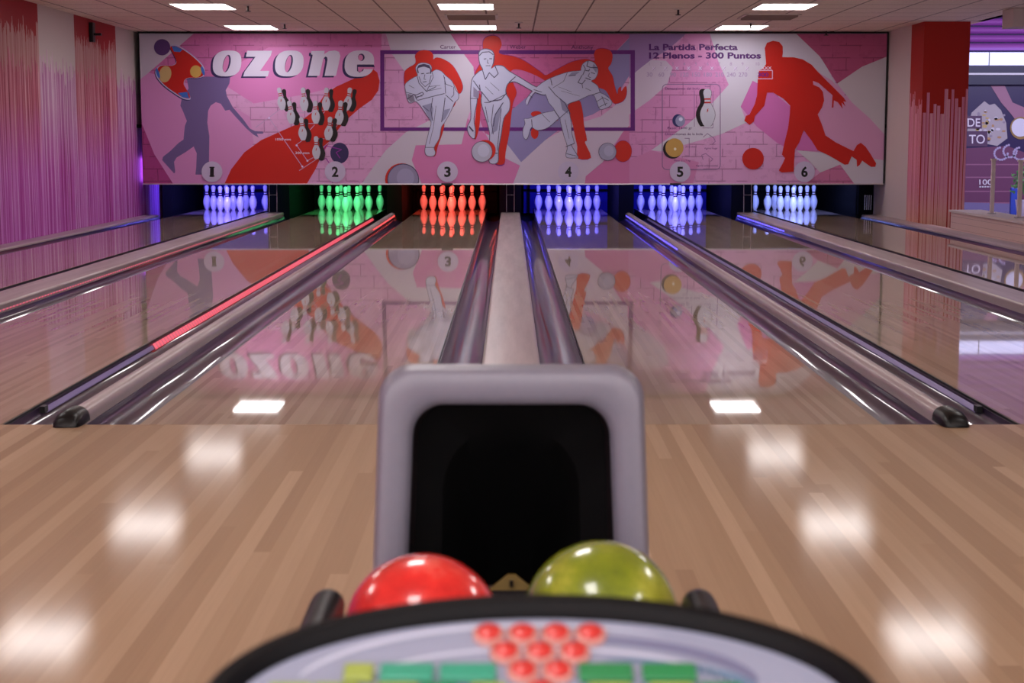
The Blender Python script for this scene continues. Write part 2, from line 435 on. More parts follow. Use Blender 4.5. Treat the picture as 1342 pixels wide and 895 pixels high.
for i, x in enumerate(LANEX):
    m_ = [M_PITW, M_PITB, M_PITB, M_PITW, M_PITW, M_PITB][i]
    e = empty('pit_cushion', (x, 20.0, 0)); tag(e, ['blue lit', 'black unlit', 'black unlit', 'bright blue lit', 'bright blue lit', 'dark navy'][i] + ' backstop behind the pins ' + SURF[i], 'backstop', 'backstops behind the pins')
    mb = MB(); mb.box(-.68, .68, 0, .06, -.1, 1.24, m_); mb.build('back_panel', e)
    mb = MB(); mb.box(-.68, .68, -.08, -.001, .26, .29, M_BLKM)
    mb.box(-.62, -.58, -.08, -.001, -.1, 1.2, M_BLKM)
    mb.build('black_rail', e)
IN = .0254
prof = [(0, 1.0), (.2, 1.05), (.75, 1.414), (2.25, 1.953), (3.375, 2.255), (4.5, 2.383), (5.875, 2.28), (7.25, 1.85), (8.625, 1.236), (9.375, .982), (10, .899), (10.875, .935), (11.75, 1.047), (12.625, 1.203), (13.3, 1.272), (13.9, 1.235), (14.4, 1.06), (14.75, .76), (14.95, .38), (15.0, .05)]
def interp(prof, n=4):
    out = []
    for i in range(len(prof) - 1):
        p0 = prof[max(i - 1, 0)]; p1 = prof[i]; p2 = prof[i + 1]; p3 = prof[min(i + 2, len(prof) - 1)]
        for k in range(n):
            t = k / n
            r = .5 * ((2 * p1[1]) + (-p0[1] + p2[1]) * t + (2 * p0[1] - 5 * p1[1] + 4 * p2[1] - p3[1]) * t * t + (-p0[1] + 3 * p1[1] - 3 * p2[1] + p3[1]) * t ** 3)
            out.append((p1[0] + (p2[0] - p1[0]) * t, r))
    out.append(prof[-1]); return out
PP = interp(prof)
def rad(z):
    for (a, ra), (b, rb) in zip(PP, PP[1:]):
        if a <= z <= b: return ra + (rb - ra) * (z - a) / (b - a)
M_PIN = mat('pin_white_plastic', (235, 232, 235), .3, coat=.5, coat_r=.1)
M_STR = mat('pin_neck_red', (62, 4, 10), .5, spec=.2)
def make_pin():
    e = empty('bowling_pin')
    mb = MB(); mb.lathe([(z * IN, r * IN) for z, r in PP], M_PIN, 24); mb.build('pin_body', e, smooth=True)
    for a, b in ((8.85, 9.6), (10.2, 10.95)):
        mb = MB(); mb.lathe([(z * IN, (rad(z) + .035) * IN) for z in (a, (a + b) / 2, b)], M_STR, 24); mb.build('neck_stripe', e, smooth=True)
    return e
pin0 = make_pin(); used = False
POSN = {1: 'front pin', 2: 'second row left pin', 3: 'second row right pin', 4: 'third row left pin', 5: 'third row middle pin', 6: 'third row right pin',
        7: 'back row far left pin', 8: 'back row inner left pin', 9: 'back row inner right pin', 10: 'back row far right pin'}
PX = {1: (0, 0), 2: (-.5, 1), 3: (.5, 1), 4: (-1, 2), 5: (0, 2), 6: (1, 2), 7: (-1.5, 3), 8: (-.5, 3), 9: (.5, 3), 10: (1.5, 3)}
LC = ['blue lit', 'green lit', 'red lit', 'deep blue lit', 'violet blue lit', 'pale blue lit']
for i, x in enumerate(LANEX):
    for k in range(1, 11):
        p = pin0 if not used else copy_tree(pin0); used = True
        a, b = PX[k]; p.location = (x + a * .3048, 18.29 + b * .264, 0)
        tag(p, f'{LC[i]} {POSN[k]} of the rack {SURF[i]}', 'bowling pin', f'ten pins {SURF[i]}')

# ------------------------------------------------------------------ masking panel with its printed artwork
MY = 16.68
x0, _, z1 = on_y(184.5, 44, MY); x1, _, _ = on_y(1160, 44, MY); _, _, z0 = on_y(184, 240.5, MY)
x0, x1 = -5.19, 5.27
mask = empty('masking_panel', ((x0 + x1) / 2, MY, z0)); tag(mask, 'long pink printed masking panel hung above the pins with OZONE lettering and bowlers', 'sign')
def unloc(o): o.location = (-mask.location[0], -mask.location[1], -mask.location[2])
M_PB = mat('panel_backing', (60, 50, 60), .8)
mb = MB(); mb.box(x0, x1, MY + .012, MY + .05, z0, z1, M_PB); o = mb.build('backing_board', mask); unloc(o)
mb = MB(); mb.box(x0 - .01, x1 + .01, MY - .03, MY + .06, z1, z1 + .022, M_BLK)
mb.box(x1, x1 + .012, MY - .02, MY + .06, z0, z1, M_BLK)
for bx in (-4.5, -1.5, 1.5, 4.5): mb.box(bx - .03, bx + .03, MY + .01, MY + .05, z1 + .022, CZ, M_BLK)
o = mb.build('top_rail', mask); unloc(o)
mb = MB(); mb.box(x0, x1, MY - .035, MY + .055, z0 - .014, z0, M_ALU); o = mb.build('bottom_trim', mask); unloc(o)
for bx in (586, 885):
    p = on_y(bx, 240, MY); mb = MB(); mb.box(p[0] - .08, p[0] + .08, MY - .045, MY - .034, z0 - .02, z0 + .005, M_BLK); o = mb.build('joint_clip', mask); unloc(o)

ART = MB(); QUE = []
PRC = {}
def pm(c, brick=False):
    if c[2] > 90 and c[0] > 140: c = (int(c[0] * .96), c[1], min(255, int(c[2] * 1.07)))
    key = (c, brick)
    if key in PRC: return PRC[key]
    c2 = tuple(min(255, v) for v in c)
    n = NT('print_%d_%d_%d' % c2 + ('_brick' if brick else ''))
    base = n.mix(0.0, c2, c2)
    if brick:
        row = n.math('DIVIDE', n.math('ADD', n.z, .02), .172)
        ri = n.math('FLOOR', row); odd = n.math('MODULO', n.math('ABSOLUTE', ri), 2.0)
        col = n.math('ADD', n.math('DIVIDE', n.math('ADD', n.x, 20), .38), n.math('MULTIPLY', odd, .5))
        wob = n.math('MULTIPLY', n.math('SUBTRACT', n.noise(n.pos, 6, 2), .5), .05)
        l1 = n.math('LESS_THAN', n.math('FRACT', n.math('ADD', row, wob)), .075)
        l2 = n.math('LESS_THAN', n.math('FRACT', n.math('ADD', col, wob)), .03)
        l = n.math('MAXIMUM', l1, l2)
        msk = n.math('GREATER_THAN', n.noise(n.pos, 3.1, 2), .47)
        dark = tuple(int(v * k) for v, k in zip(c2, (.62, .5, .6)))
        base = n.mix(n.math('MULTIPLY', l, n.math('ADD', n.math('MULTIPLY', msk, .5), .12)), base, dark)
        blotch = n.noise(n.pos, 9, 4, .7)
        base = n.mix(n.math('MULTIPLY', n.math('GREATER_THAN', blotch, .58), .14), base, dark)
    PRC[key] = n.out(base, .45, spec=.35)
    return PRC[key]
VW = {'A': (180, 30, 4.069), 'B': (180, 40, 4.475), 'C': (345, 90, 5.966), 'D': (500, 60, 5.594), 'E': (660, 60, 5.594), 'G': (840, 45, 4.711),
      'H': (490, 30, 3.834), 'I': (830, 30, 3.834), 'J': (940, 40, 4.366), 'O': (260, 50, 5.592), 'P': (0, 0, 1)}
def a2(v, p, lay):
    ox, oy, s = VW[v]; q = on_y(ox + p[0] / s, oy + p[1] / s, MY)
    return (min(max(q[0], x0), x1), MY - .0009 * lay + .011, min(max(q[2], z0), z1))
def smoothp(pts, n=3):
    out = []; m_ = len(pts)
    for i in range(m_):
        p0, p1, p2, p3 = pts[i - 1], pts[i], pts[(i + 1) % m_], pts[(i + 2) % m_]
        for k in range(n):
            t = k / n
            out.append(tuple(.5 * ((2 * p1[j]) + (-p0[j] + p2[j]) * t + (2 * p0[j] - 5 * p1[j] + 4 * p2[j] - p3[j]) * t * t + (-p0[j] + 3 * p1[j] - 3 * p2[j] + p3[j]) * t ** 3) for j in (0, 1)))
    return out
def poly(v, pts, c, lay, brick=False, sm=False, dx=0, dy=0):
    if sm: pts = smoothp(pts)
    QUE.append((lay, len(QUE), [a2(v, (p[0] + dx, p[1] + dy), 0) for p in pts], None, pm(c, brick)))
def ell(v, cx, cy, rx, ry, c, lay, sl=0, n=28, brick=False):
    poly(v, [(cx + rx * math.cos(t) - sl * ry * math.sin(t), cy + ry * math.sin(t)) for t in [2 * math.pi * k / n for k in range(n)]], c, lay, brick)
def stroke(v, pts, w, c, lay):
    for (ax, ay), (bx, by) in zip(pts, pts[1:]):
        d = math.hypot(bx - ax, by - ay) or 1; nx, ny = -(by - ay) / d * w / 2, (bx - ax) / d * w / 2
        poly(v, [(ax + nx, ay + ny), (bx + nx, by + ny), (bx - nx, by - ny), (ax - nx, ay - ny)], c, lay)
def text(v, s, xa, yc, hgt, c, lay, width=None, bold=0, shear=0, align='l'):
    cu = bpy.data.curves.new('t', 'FONT'); cu.body = s; cu.size = 1; cu.offset = bold; cu.shear = shear; cu.resolution_u = 3
    o = bpy.data.objects.new('t', cu); me = bpy.data.meshes.new_from_object(o)
    xs = [p.co.x for p in me.vertices]; ys = [p.co.y for p in me.vertices]
    if not xs: return
    sy = hgt / .70; sx = sy if not width else width / (max(xs) - min(xs)); mx = min(xs); tw = (max(xs) - mx) * sx
    if align == 'c': xa = xa - tw / 2
    QUE.append((lay, len(QUE), [a2(v, (xa + (p.co.x - mx) * sx, yc + hgt / 2 - p.co.y * sy), 0) for p in me.vertices], [tuple(p.vertices) for p in me.polygons], pm(c)))
    bpy.data.objects.remove(o); bpy.data.curves.remove(cu); bpy.data.meshes.remove(me)

PK, PKL, PKD, WH, PUR, RED, DP = (222, 132, 184), (224, 160, 196), (178, 66, 128), (206, 190, 198), (146, 132, 176), (196, 28, 18), (192, 88, 128)
NAVY = (44, 30, 88); LINE = (92, 84, 116); SK = (196, 190, 208); FR = (98, 20, 122)
poly('P', [(170, 40), (1175, 40), (1175, 245), (170, 245)], PKL, 0, True)
# left third
poly('A', [(300, 55), (1302, 55), (1302, 150), (700, 170), (520, 330), (250, 330), (60, 265)], (206, 108, 158), 1, True)
poly('A', [(0, 55), (300, 55), (60, 265), (0, 320)], WH, 1)
poly('A', [(0, 300), (60, 265), (330, 340), (600, 500), (620, 640), (460, 860), (180, 860), (90, 700), (25, 540), (0, 500)], (218, 142, 188), 2)
poly('A', [(700, 130), (1302, 130), (1302, 280), (900, 380), (620, 430), (400, 290)], (224, 130, 184), 2)
poly('A', [(0, 520), (25, 540), (90, 700), (190, 870), (0, 870)], PKD, 3, True)
poly('A', [(465, 870), (500, 780), (570, 690), (660, 625), (760, 580), (850, 540), (940, 470), (1000, 380), (1060, 340), (1170, 290), (1255, 245), (1280, 265), (1292, 310), (1285, 360), (1250, 410), (1180, 460), (1100, 530), (1040, 610), (985, 700), (950, 780), (905, 870)], RED, 3)
poly('A', [(1225, 870), (1260, 780), (1320, 700), (1380, 660), (1380, 870)], WH, 3)
# silhouette and emblem
poly('B', [(290, 285), (400, 270), (545, 270), (540, 310), (518, 350), (525, 385), (560, 450), (620, 520), (660, 575), (690, 590), (738, 592), (738, 605), (700, 605), (712, 628), (680, 610), (640, 575), (580, 510), (540, 465), (515, 470), (490, 430), (460, 420), (430, 440), (415, 470), (410, 540), (422, 620), (420, 770), (400, 845), (340, 845), (345, 800), (348, 720), (330, 680), (280, 715), (230, 745), (215, 770), (222, 830), (215, 838), (190, 810), (145, 760), (150, 740), (195, 705), (240, 660), (270, 640), (278, 560), (290, 530), (270, 480), (252, 440), (260, 400), (300, 340)], (112, 96, 150), 4)
EMB = [(190, 88), (230, 84), (292, 120), (345, 162), (385, 205), (396, 242), (388, 268), (355, 279), (302, 279), (279, 293), (273, 320), (289, 348), (309, 385), (308, 406), (268, 400), (218, 370), (157, 325), (116, 278), (105, 240), (122, 211), (150, 203), (198, 205), (224, 192), (226, 170), (209, 132)]
poly('B', [(x - 4, y + 5) for x, y in EMB], NAVY, 5, sm=True)
poly('B', EMB, (196, 190, 210), 6, sm=True)
ecx, ecy = 250, 245
poly('B', [(ecx + (x - ecx) * .95, ecy + (y - ecy) * .95) for x, y in EMB], (190, 26, 20), 7, sm=True)
poly('B', [(200, 92), (228, 92), (266, 112), (250, 126), (215, 124)], (60, 110, 200), 8)
ell('B', 163, 256, 36, 48, (208, 172, 110), 8, sl=.1); ell('B', 120, 250, 9, 30, (60, 110, 200), 9, sl=-.3)
ell('B', 343, 240, 34, 36, (208, 172, 90), 8); ell('B', 384, 236, 9, 26, (60, 110, 200), 9, sl=-.3)
poly('B', [(238, 366), (292, 360), (304, 398), (265, 392)], (60, 110, 200), 8)
ell('B', 145, 98, 48, 48, (84, 52, 116), 8)
# ozone lettering
def letters(dx, dy, c, lay, hole, shadow=False):
    def o_(cx):
        pts = []
        for k in range(32):
            t = 2 * math.pi * k / 32; cx_, sy_ = math.cos(t), math.sin(t)
            pts.append((cx + 104 * math.copysign(abs(cx_) ** .72, cx_) - 12 * sy_ + dx, 185 + 95 * math.copysign(abs(sy_) ** .8, sy_) + dy))
        poly('O', pts, c, lay)
        if not shadow:
            ell('O', cx - 3, 186, 27, 64, NAVY, lay + 1, sl=.2); ell('O', cx - 8, 189, 19, 60, hole, lay + 2, sl=.2)
    o_(210); o_(666)
    poly('O', [(358, 92), (540, 92), (530, 128), (452, 240), (520, 240), (508, 280), (328, 280), (338, 246), (418, 136), (348, 136)], c, lay, dx=dx, dy=dy)
    poly('O', [(828, 95), (925, 92), (921, 118), (955, 95), (1000, 90), (1030, 100), (1040, 128), (1034, 160), (1008, 276), (924, 276), (946, 160), (944, 140), (930, 134), (914, 152), (886, 276), (804, 276), (838, 122), (826, 118)], c, lay, dx=dx, dy=dy)
    pts = []
    for k in range(32):
        t = 2 * math.pi * k / 32; cx_, sy_ = math.cos(t), math.sin(t)
        pts.append((1180 + 108 * math.copysign(abs(cx_) ** .75, cx_) - 10 * sy_ + dx, 186 + 97 * math.copysign(abs(sy_) ** .8, sy_) + dy))
    poly('O', pts, c, lay)
    if not shadow:
        ell('O', 1194, 140, 24, 27, NAVY, lay + 1); ell('O', 1189, 143, 17, 22, hole, lay + 2)
        poly('O', [(1162, 193), (1284, 193), (1292, 210), (1285, 226), (1212, 226), (1206, 240), (1180, 252), (1162, 240)], NAVY, lay + 1)
        poly('O', [(1168, 212), (1290, 212), (1280, 228), (1206, 226), (1192, 246), (1172, 246)], hole, lay + 2)
letters(-17, 12, NAVY, 5, PK, True); letters(0, 0, (222, 208, 218), 6, (218, 128, 174))
# printed pins
def ppin(v, hx, hy, bx, by, lay, w=1.0, shadow=(38, 12)):
    L = math.hypot(bx - hx, by - hy); ux, uy = (bx - hx) / L, (by - hy) / L; nx, ny = -uy, ux
    H_ = L * 1.16; hx -= ux * L * .08; hy -= uy * L * .08
    s = H_ / 15.0
    left = [(hx + ux * (15 - z) * s + nx * r * s * w, hy + uy * (15 - z) * s + ny * r * s * w) for z, r in prof]
    right = [(hx + ux * (15 - z) * s - nx * r * s * w, hy + uy * (15 - z) * s - ny * r * s * w) for z, r in prof[::-1]]
    pts = left + right
    poly(v, [(x + shadow[0], y + shadow[1]) for x, y in pts], (22, 10, 20), lay)
    poly(v, [(x + 3 , y) for x, y in pts], (110, 100, 120), lay + 1)
    poly(v, pts, (200, 192, 198), lay + 2)
    for z in (9.2, 10.6):
        r = 1.0 * w; q = [(hx + ux * (15 - zz) * s + sg * nx * r * s, hy + uy * (15 - zz) * s + sg * ny * r * s) for zz, sg in ((z, 1), (z + .6, 1), (z + .6, -1), (z, -1))]
        poly(v, q, (180, 20, 24), lay + 3)
    q = (hx + ux * 8.6 * s, hy + uy * 8.6 * s)
    stroke(v, [(q[0] + 5, q[1] - 10), (q[0] - 3, q[1]), (q[0] + 4, q[1]), (q[0] - 4, q[1] + 12)], 4, (180, 40, 40), lay + 3)
LN = (196, 160, 190)
for a in ([(45, 385), (305, 765)], [(-60, 460), (130, 318)], [(280, 797), (415, 708)], [(262, 600), (345, 720)], [(250, 600), (300, 565)], [(340, 722), (390, 695)],
          [(250, 345), (400, 345)], [(310, 428), (400, 428)], [(430, 325), (480, 325)], [(350, 495), (400, 440)], [(440, 380), (480, 335)], [(520, 428), (570, 428)], [(430, 548), (480, 548)], [(450, 630), (520, 570)], [(545, 480), (590, 430)], [(620, 380), (660, 320)]):
    stroke('C', a, 5, LN, 5)
for p in ((45, 385), (305, 765), (262, 600), (345, 720)): ell('C', p[0], p[1], 8, 8, (230, 200, 225), 6, n=10)
text('C', '1050 mm', 95, 552, 18, (225, 200, 215), 6, 120, .02); text('C', '300 mm', 250, 658, 18, (225, 200, 215), 6, 110, .02)
ell('C', 596, 660, 72, 82, (52, 40, 92), 5)
stroke('C', [(600, 700), (570, 655), (612, 632), (485, 602), (455, 720), (490, 700), (520, 745)], 6, (150, 30, 150), 6)
PINS = [(123, 160, 150, 310), (310, 160, 322, 318), (493, 160, 490, 315), (677, 160, 652, 312), (203, 262, 222, 418), (405, 262, 412, 418), (605, 262, 590, 425), (297, 392, 312, 548), (523, 388, 506, 546), (413, 540, 416, 694)]
for i, p in enumerate(PINS): ppin('C', *p, 6 + (0 if i < 4 else 4 if i < 7 else 8 if i < 9 else 12), 1.12)
# centre third
poly('H', [(40, 55), (90, 55), (90, 155), (180, 280), (260, 420), (300, 480), (160, 550), (60, 640), (40, 670)], (218, 150, 188), 3, True)
poly('H', [(90, 155), (60, 55), (385, 55), (440, 140), (500, 220), (510, 320), (500, 400), (470, 480), (440, 610), (210, 615), (190, 690), (240, 810), (-60, 810), (0, 720), (60, 640), (160, 550), (300, 480), (260, 420), (180, 280)], WH, 4)
poly('H', [(385, 55), (1300, 55), (1180, 180), (1080, 260), (960, 300), (850, 330), (760, 380), (690, 440), (670, 600), (560, 560), (500, 400), (510, 320), (500, 220), (440, 140)], (206, 100, 150), 4, True)
poly('H', [(210, 615), (440, 610), (470, 480), (560, 560), (740, 715), (700, 810), (240, 810), (190, 690)], (216, 122, 170), 4)
poly('H', [(1380, 55), (1380, 180), (1280, 270), (1200, 400), (1100, 460), (980, 500), (860, 590), (740, 700), (670, 610), (690, 440), (760, 380), (850, 330), (960, 300), (1080, 260), (1180, 180), (1270, 90), (1300, 55)], PUR, 5)
poly('H', [(560, 555), (670, 610), (740, 700), (760, 690), (740, 720), (620, 660)], (206, 190, 205), 5)
poly('H', [(700, 810), (740, 700), (860, 590), (980, 520), (1140, 470), (1230, 400), (1300, 270), (1380, 160), (1380, 420), (1250, 550), (1200, 620), (1150, 700), (1065, 770), (1060, 810)], (212, 190, 202), 6)
poly('H', [(1060, 810), (1065, 770), (1150, 700), (1220, 600), (1250, 550), (1380, 420), (1380, 810)], (212, 118, 162), 6)
# right third
poly('I', [(-20, 55), (265, 55), (180, 130), (100, 180), (20, 250), (-20, 280)], (160, 122, 170), 7)
poly('I', [(-20, 280), (20, 240), (90, 185), (165, 190), (198, 225), (170, 310), (80, 390), (-20, 460)], (212, 190, 202), 8)
poly('I', [(-20, 460), (80, 390), (170, 310), (198, 225), (165, 190), (265, 55), (390, 55), (430, 200), (480, 310), (400, 400), (260, 520), (90, 640), (0, 700), (-20, 700)], (220, 142, 186), 7, True)
poly('I', [(385, 55), (820, 55), (900, 120), (960, 200), (1060, 380), (900, 420), (700, 350), (600, 290), (540, 420), (570, 500), (440, 560), (300, 600), (150, 645), (90, 640), (260, 520), (400, 400), (480, 310), (430, 200)], (212, 198, 204), 8)
poly('I', [(820, 55), (1300, 55), (1300, 170), (1150, 220), (1025, 305), (940, 170)], (186, 82, 120), 9, True)
poly('I', [(1025, 305), (1150, 220), (1300, 170), (1300, 560), (1190, 480), (1100, 400)], (212, 196, 194), 9)
poly('I', [(900, 230), (1000, 290), (1060, 360), (1100, 400), (1190, 480), (1300, 560), (1300, 700), (1000, 640), (860, 560), (880, 350)], (222, 158, 186), 9)
poly('I', [(600, 290), (690, 340), (790, 420), (790, 640), (720, 600), (620, 520), (540, 420)], (214, 112, 174), 9)
poly('I', [(850, 540), (1000, 645), (820, 640)], (214, 112, 174), 10)
poly('I', [(820, 640), (1040, 660), (1300, 690), (1300, 810), (1110, 810), (1040, 712), (940, 752), (880, 690)], (212, 198, 200), 10)
poly('I', [(940, 752), (1040, 712), (1110, 810), (870, 810)], (204, 116, 150), 10, True)
poly('I', [(-20, 690), (90, 640), (330, 700), (300, 810), (-20, 810)], (216, 134, 176), 8)
# rounded figure frame and bowlers
for q in ([(32, 137), (1312, 137), (1312, 157), (32, 157)], [(32, 525), (1312, 525), (1312, 543), (32, 543)], [(32, 157), (52, 157), (52, 525), (32, 525)], [(1290, 157), (1312, 157), (1312, 525), (1290, 525)]):
    poly('H', q, FR, 9)
text('H', 'Carter', 333, 120, 18, (92, 40, 100), 9, 79, .01); text('H', 'Weber', 682, 120, 18, (92, 40, 100), 9, 83, .01); text('H', 'Anthony', 992, 121, 18, (92, 40, 100), 9, 111, .01)
RS = (200, 34, 22)
def rpoly(v, pts, lay):
    poly(v, pts, (120, 20, 120), lay, sm=True)
    cx = sum(p[0] for p in pts) / len(pts); cy = sum(p[1] for p in pts) / len(pts)
    poly(v, [(cx + (x - cx) * .985, cy + (y - cy) * .985) for x, y in pts], RS, lay + 1, sm=True)
rpoly('D', [(165, 280), (165, 200), (190, 165), (240, 135), (250, 110), (245, 70), (270, 40), (310, 30), (360, 40), (380, 70), (380, 98), (402, 85), (450, 95), (520, 140), (570, 220), (597, 290), (592, 330), (570, 352), (545, 300), (500, 240), (450, 215), (300, 205), (185, 290)], 10)
rpoly('D', [(440, 560), (462, 565), (448, 640), (412, 740), (398, 800), (380, 812), (375, 780), (400, 680)], 10)
rpoly('D', [(500, 430), (545, 402), (535, 438), (515, 455)], 10)
rpoly('H', [(545, 105), (558, 72), (595, 60), (630, 72), (642, 110), (628, 150), (700, 165), (760, 190), (840, 245), (868, 262), (920, 235), (880, 292), (820, 265), (740, 235), (690, 240), (700, 300), (718, 350), (700, 400), (690, 470), (680, 560), (662, 650), (655, 712), (615, 715), (600, 680), (600, 560), (630, 300), (560, 250), (505, 262), (528, 210), (552, 180)], 10)
rpoly('H', [(522, 350), (542, 380), (535, 450), (530, 520), (512, 585), (498, 560), (510, 480)], 10)
rpoly('E', [(300, 228), (400, 165), (500, 115), (600, 95), (665, 110), (662, 60), (680, 25), (725, 15), (780, 30), (800, 70), (790, 130), (768, 165), (800, 220), (815, 290), (835, 355), (842, 318), (862, 300), (865, 335), (898, 295), (905, 350), (880, 405), (820, 427), (790, 400), (750, 330), (700, 310), (640, 300), (480, 250), (330, 262)], 10)
rpoly('E', [(460, 450), (550, 395), (580, 480), (590, 580), (612, 690), (597, 710), (642, 822), (545, 827), (540, 740), (520, 650), (500, 550)], 10)
ell('E', 228, 640, 28, 42, RS, 10); ell('E', 240, 500, 40, 22, RS, 10); poly('E', [(290, 600), (400, 545), (330, 490), (290, 540)], RS, 10)
def man(v, pts, lay=12):
    poly(v, pts, LINE, lay, sm=True)
    n = len(pts); ins = []
    for i in range(n):       # pull the outline in a little
        a, b, c = pts[i - 1], pts[i], pts[(i + 1) % n]
        tx, ty = c[0] - a[0], c[1] - a[1]; L = math.hypot(tx, ty) or 1
        ins.append((b[0] - ty / L * 4, b[1] + tx / L * 4))
    poly(v, ins, SK, lay + 1, sm=True)
man('D', [(170, 290), (190, 260), (240, 228), (262, 218), (254, 190), (248, 160), (270, 130), (310, 122), (355, 135), (370, 160), (368, 190), (400, 172), (440, 185), (470, 215), (520, 260), (545, 320), (567, 350), (565, 390), (540, 415), (520, 460), (490, 520), (460, 570), (440, 600), (425, 680), (388, 745), (397, 780), (385, 808), (345, 812), (320, 792), (318, 745), (345, 630), (362, 560), (330, 510), (290, 450), (250, 410), (215, 422), (190, 400), (178, 350)])
man('H', [(525, 170), (530, 140), (560, 128), (595, 138), (607, 165), (603, 200), (592, 228), (612, 212), (650, 215), (680, 240), (740, 275), (800, 312), (855, 338), (858, 365), (800, 347), (720, 302), (690, 300), (672, 312), (665, 350), (685, 390), (682, 440), (655, 480), (642, 560), (628, 640), (624, 702), (580, 704), (573, 640), (580, 560), (560, 480), (537, 400), (540, 350), (525, 345), (520, 400), (505, 480), (512, 540), (505, 584), (475, 560), (468, 520), (485, 480), (483, 380), (488, 300), (500, 268), (530, 240), (545, 235), (530, 205)])
man('E', [(565, 165), (580, 130), (620, 108), (665, 122), (692, 165), (690, 210), (670, 245), (645, 258), (690, 290), (710, 340), (740, 355), (792, 398), (787, 440), (720, 470), (695, 452), (680, 410), (650, 360), (555, 400), (470, 432), (482, 480), (497, 560), (502, 640), (520, 715), (500, 730), (547, 810), (535, 824), (465, 822), (455, 790), (465, 740), (440, 660), (415, 560), (410, 532), (330, 600), (250, 622), (205, 600), (185, 660), (165, 690), (140, 662), (140, 610), (155, 570), (150, 533), (185, 530), (290, 490), (370, 470), (330, 420), (300, 350), (250, 330), (200, 380), (175, 437), (160, 400), (210, 330), (280, 270), (350, 232), (470, 190), (560, 180)])
D_ = (70, 62, 96); G_ = (150, 144, 170)
for v, pts, w in (
    ('D', [(270, 200), (262, 170), (275, 145), (310, 150), (345, 145), (362, 175), (360, 205)], 9), ('D', [(290, 205), (312, 203)], 6), ('D', [(328, 203), (352, 200)], 6), ('D', [(318, 210), (312, 245), (326, 247)], 4),
    ('D', [(302, 266), (330, 262)], 5), ('D', [(275, 225), (290, 270), (320, 300), (350, 275), (364, 215)], 4), ('D', [(262, 225), (275, 275), (330, 335), (400, 300)], 5), ('D', [(330, 335), (380, 230), (372, 195)], 4),
    ('D', [(180, 340), (250, 360)], 4), ('D', [(245, 365), (300, 340), (310, 355), (250, 385)], 5), ('D', [(250, 375), (300, 368)], 4), ('D', [(190, 390), (240, 355), (262, 400)], 5), ('D', [(265, 400), (380, 370), (462, 350)], 5),
    ('D', [(462, 230), (470, 350)], 5), ('D', [(455, 215), (470, 280), (520, 300)], 4), ('D', [(530, 300), (530, 360), (510, 380)], 4), ('D', [(470, 360), (525, 410)], 5), ('D', [(375, 380), (362, 470), (375, 550)], 5), ('D', [(466, 380), (455, 470), (440, 560)], 5),
    ('D', [(300, 440), (350, 480)], 4), ('D', [(400, 440), (380, 600), (350, 720)], 3), ('D', [(320, 745), (385, 745)], 4), ('D', [(345, 300), (430, 290)], 3), ('D', [(350, 330), (440, 310)], 3), ('D', [(200, 290), (240, 310)], 3),
    ('H', [(530, 165), (545, 148), (580, 145), (600, 160)], 4), ('H', [(552, 182), (565, 180)], 4), ('H', [(580, 180), (594, 180)], 4), ('H', [(572, 185), (570, 202), (578, 203)], 3), ('H', [(562, 215), (585, 215)], 3), ('H', [(604, 165), (601, 205)], 5),
    ('H', [(545, 235), (560, 285), (580, 250)], 4), ('H', [(580, 250), (605, 275), (625, 255), (608, 215)], 4), ('H', [(540, 345), (580, 395), (640, 385), (668, 350)], 4), ('H', [(500, 290), (535, 340), (530, 310)], 4), ('H', [(485, 380), (520, 380)], 3), ('H', [(678, 300), (712, 270)], 4),
    ('H', [(555, 400), (580, 400), (660, 360)], 3), ('H', [(600, 410), (590, 500), (600, 560)], 3), ('H', [(650, 400), (610, 460), (600, 520)], 4), ('H', [(640, 430), (620, 640)], 3), ('H', [(560, 420), (575, 500)], 3), ('H', [(478, 520), (500, 545)], 7), ('H', [(580, 655), (622, 655)], 4), ('H', [(585, 300), (630, 340)], 2), ('H', [(560, 320), (600, 360)], 2),
    ('E', [(585, 140), (600, 170), (580, 215)], 5), ('E', [(620, 110), (610, 150), (640, 160), (690, 160)], 6), ('E', [(600, 180), (625, 185), (630, 170)], 6), ('E', [(640, 195), (670, 205)], 5), ('E', [(630, 200), (620, 225), (640, 235)], 4), ('E', [(600, 235), (640, 250)], 6), ('E', [(575, 215), (545, 270), (575, 280), (600, 250)], 5),
    ('E', [(575, 280), (580, 310)], 4), ('E', [(480, 220), (530, 215)], 4), ('E', [(345, 240), (355, 290)], 5), ('E', [(470, 190), (440, 260), (360, 310)], 3), ('E', [(330, 300), (380, 360), (450, 420), (490, 500)], 5), ('E', [(600, 310), (640, 330)], 3), ('E', [(650, 360), (710, 340)], 5), ('E', [(680, 410), (730, 380), (770, 400)], 4), ('E', [(700, 450), (760, 420)], 4), ('E', [(720, 370), (750, 440)], 4),
    ('E', [(370, 470), (410, 530)], 6), ('E', [(410, 530), (480, 470)], 4), ('E', [(450, 540), (480, 680)], 3), ('E', [(455, 740), (520, 715)], 5), ('E', [(205, 540), (210, 600)], 5), ('E', [(280, 500), (340, 560)], 3), ('E', [(460, 790), (540, 810)], 4), ('E', [(220, 320), (280, 340)], 4), ('E', [(185, 360), (210, 380)], 3), ('E', [(420, 330), (560, 370)], 2), ('E', [(400, 300), (500, 340)], 2)):
    stroke(v, pts, w, D_, 15)
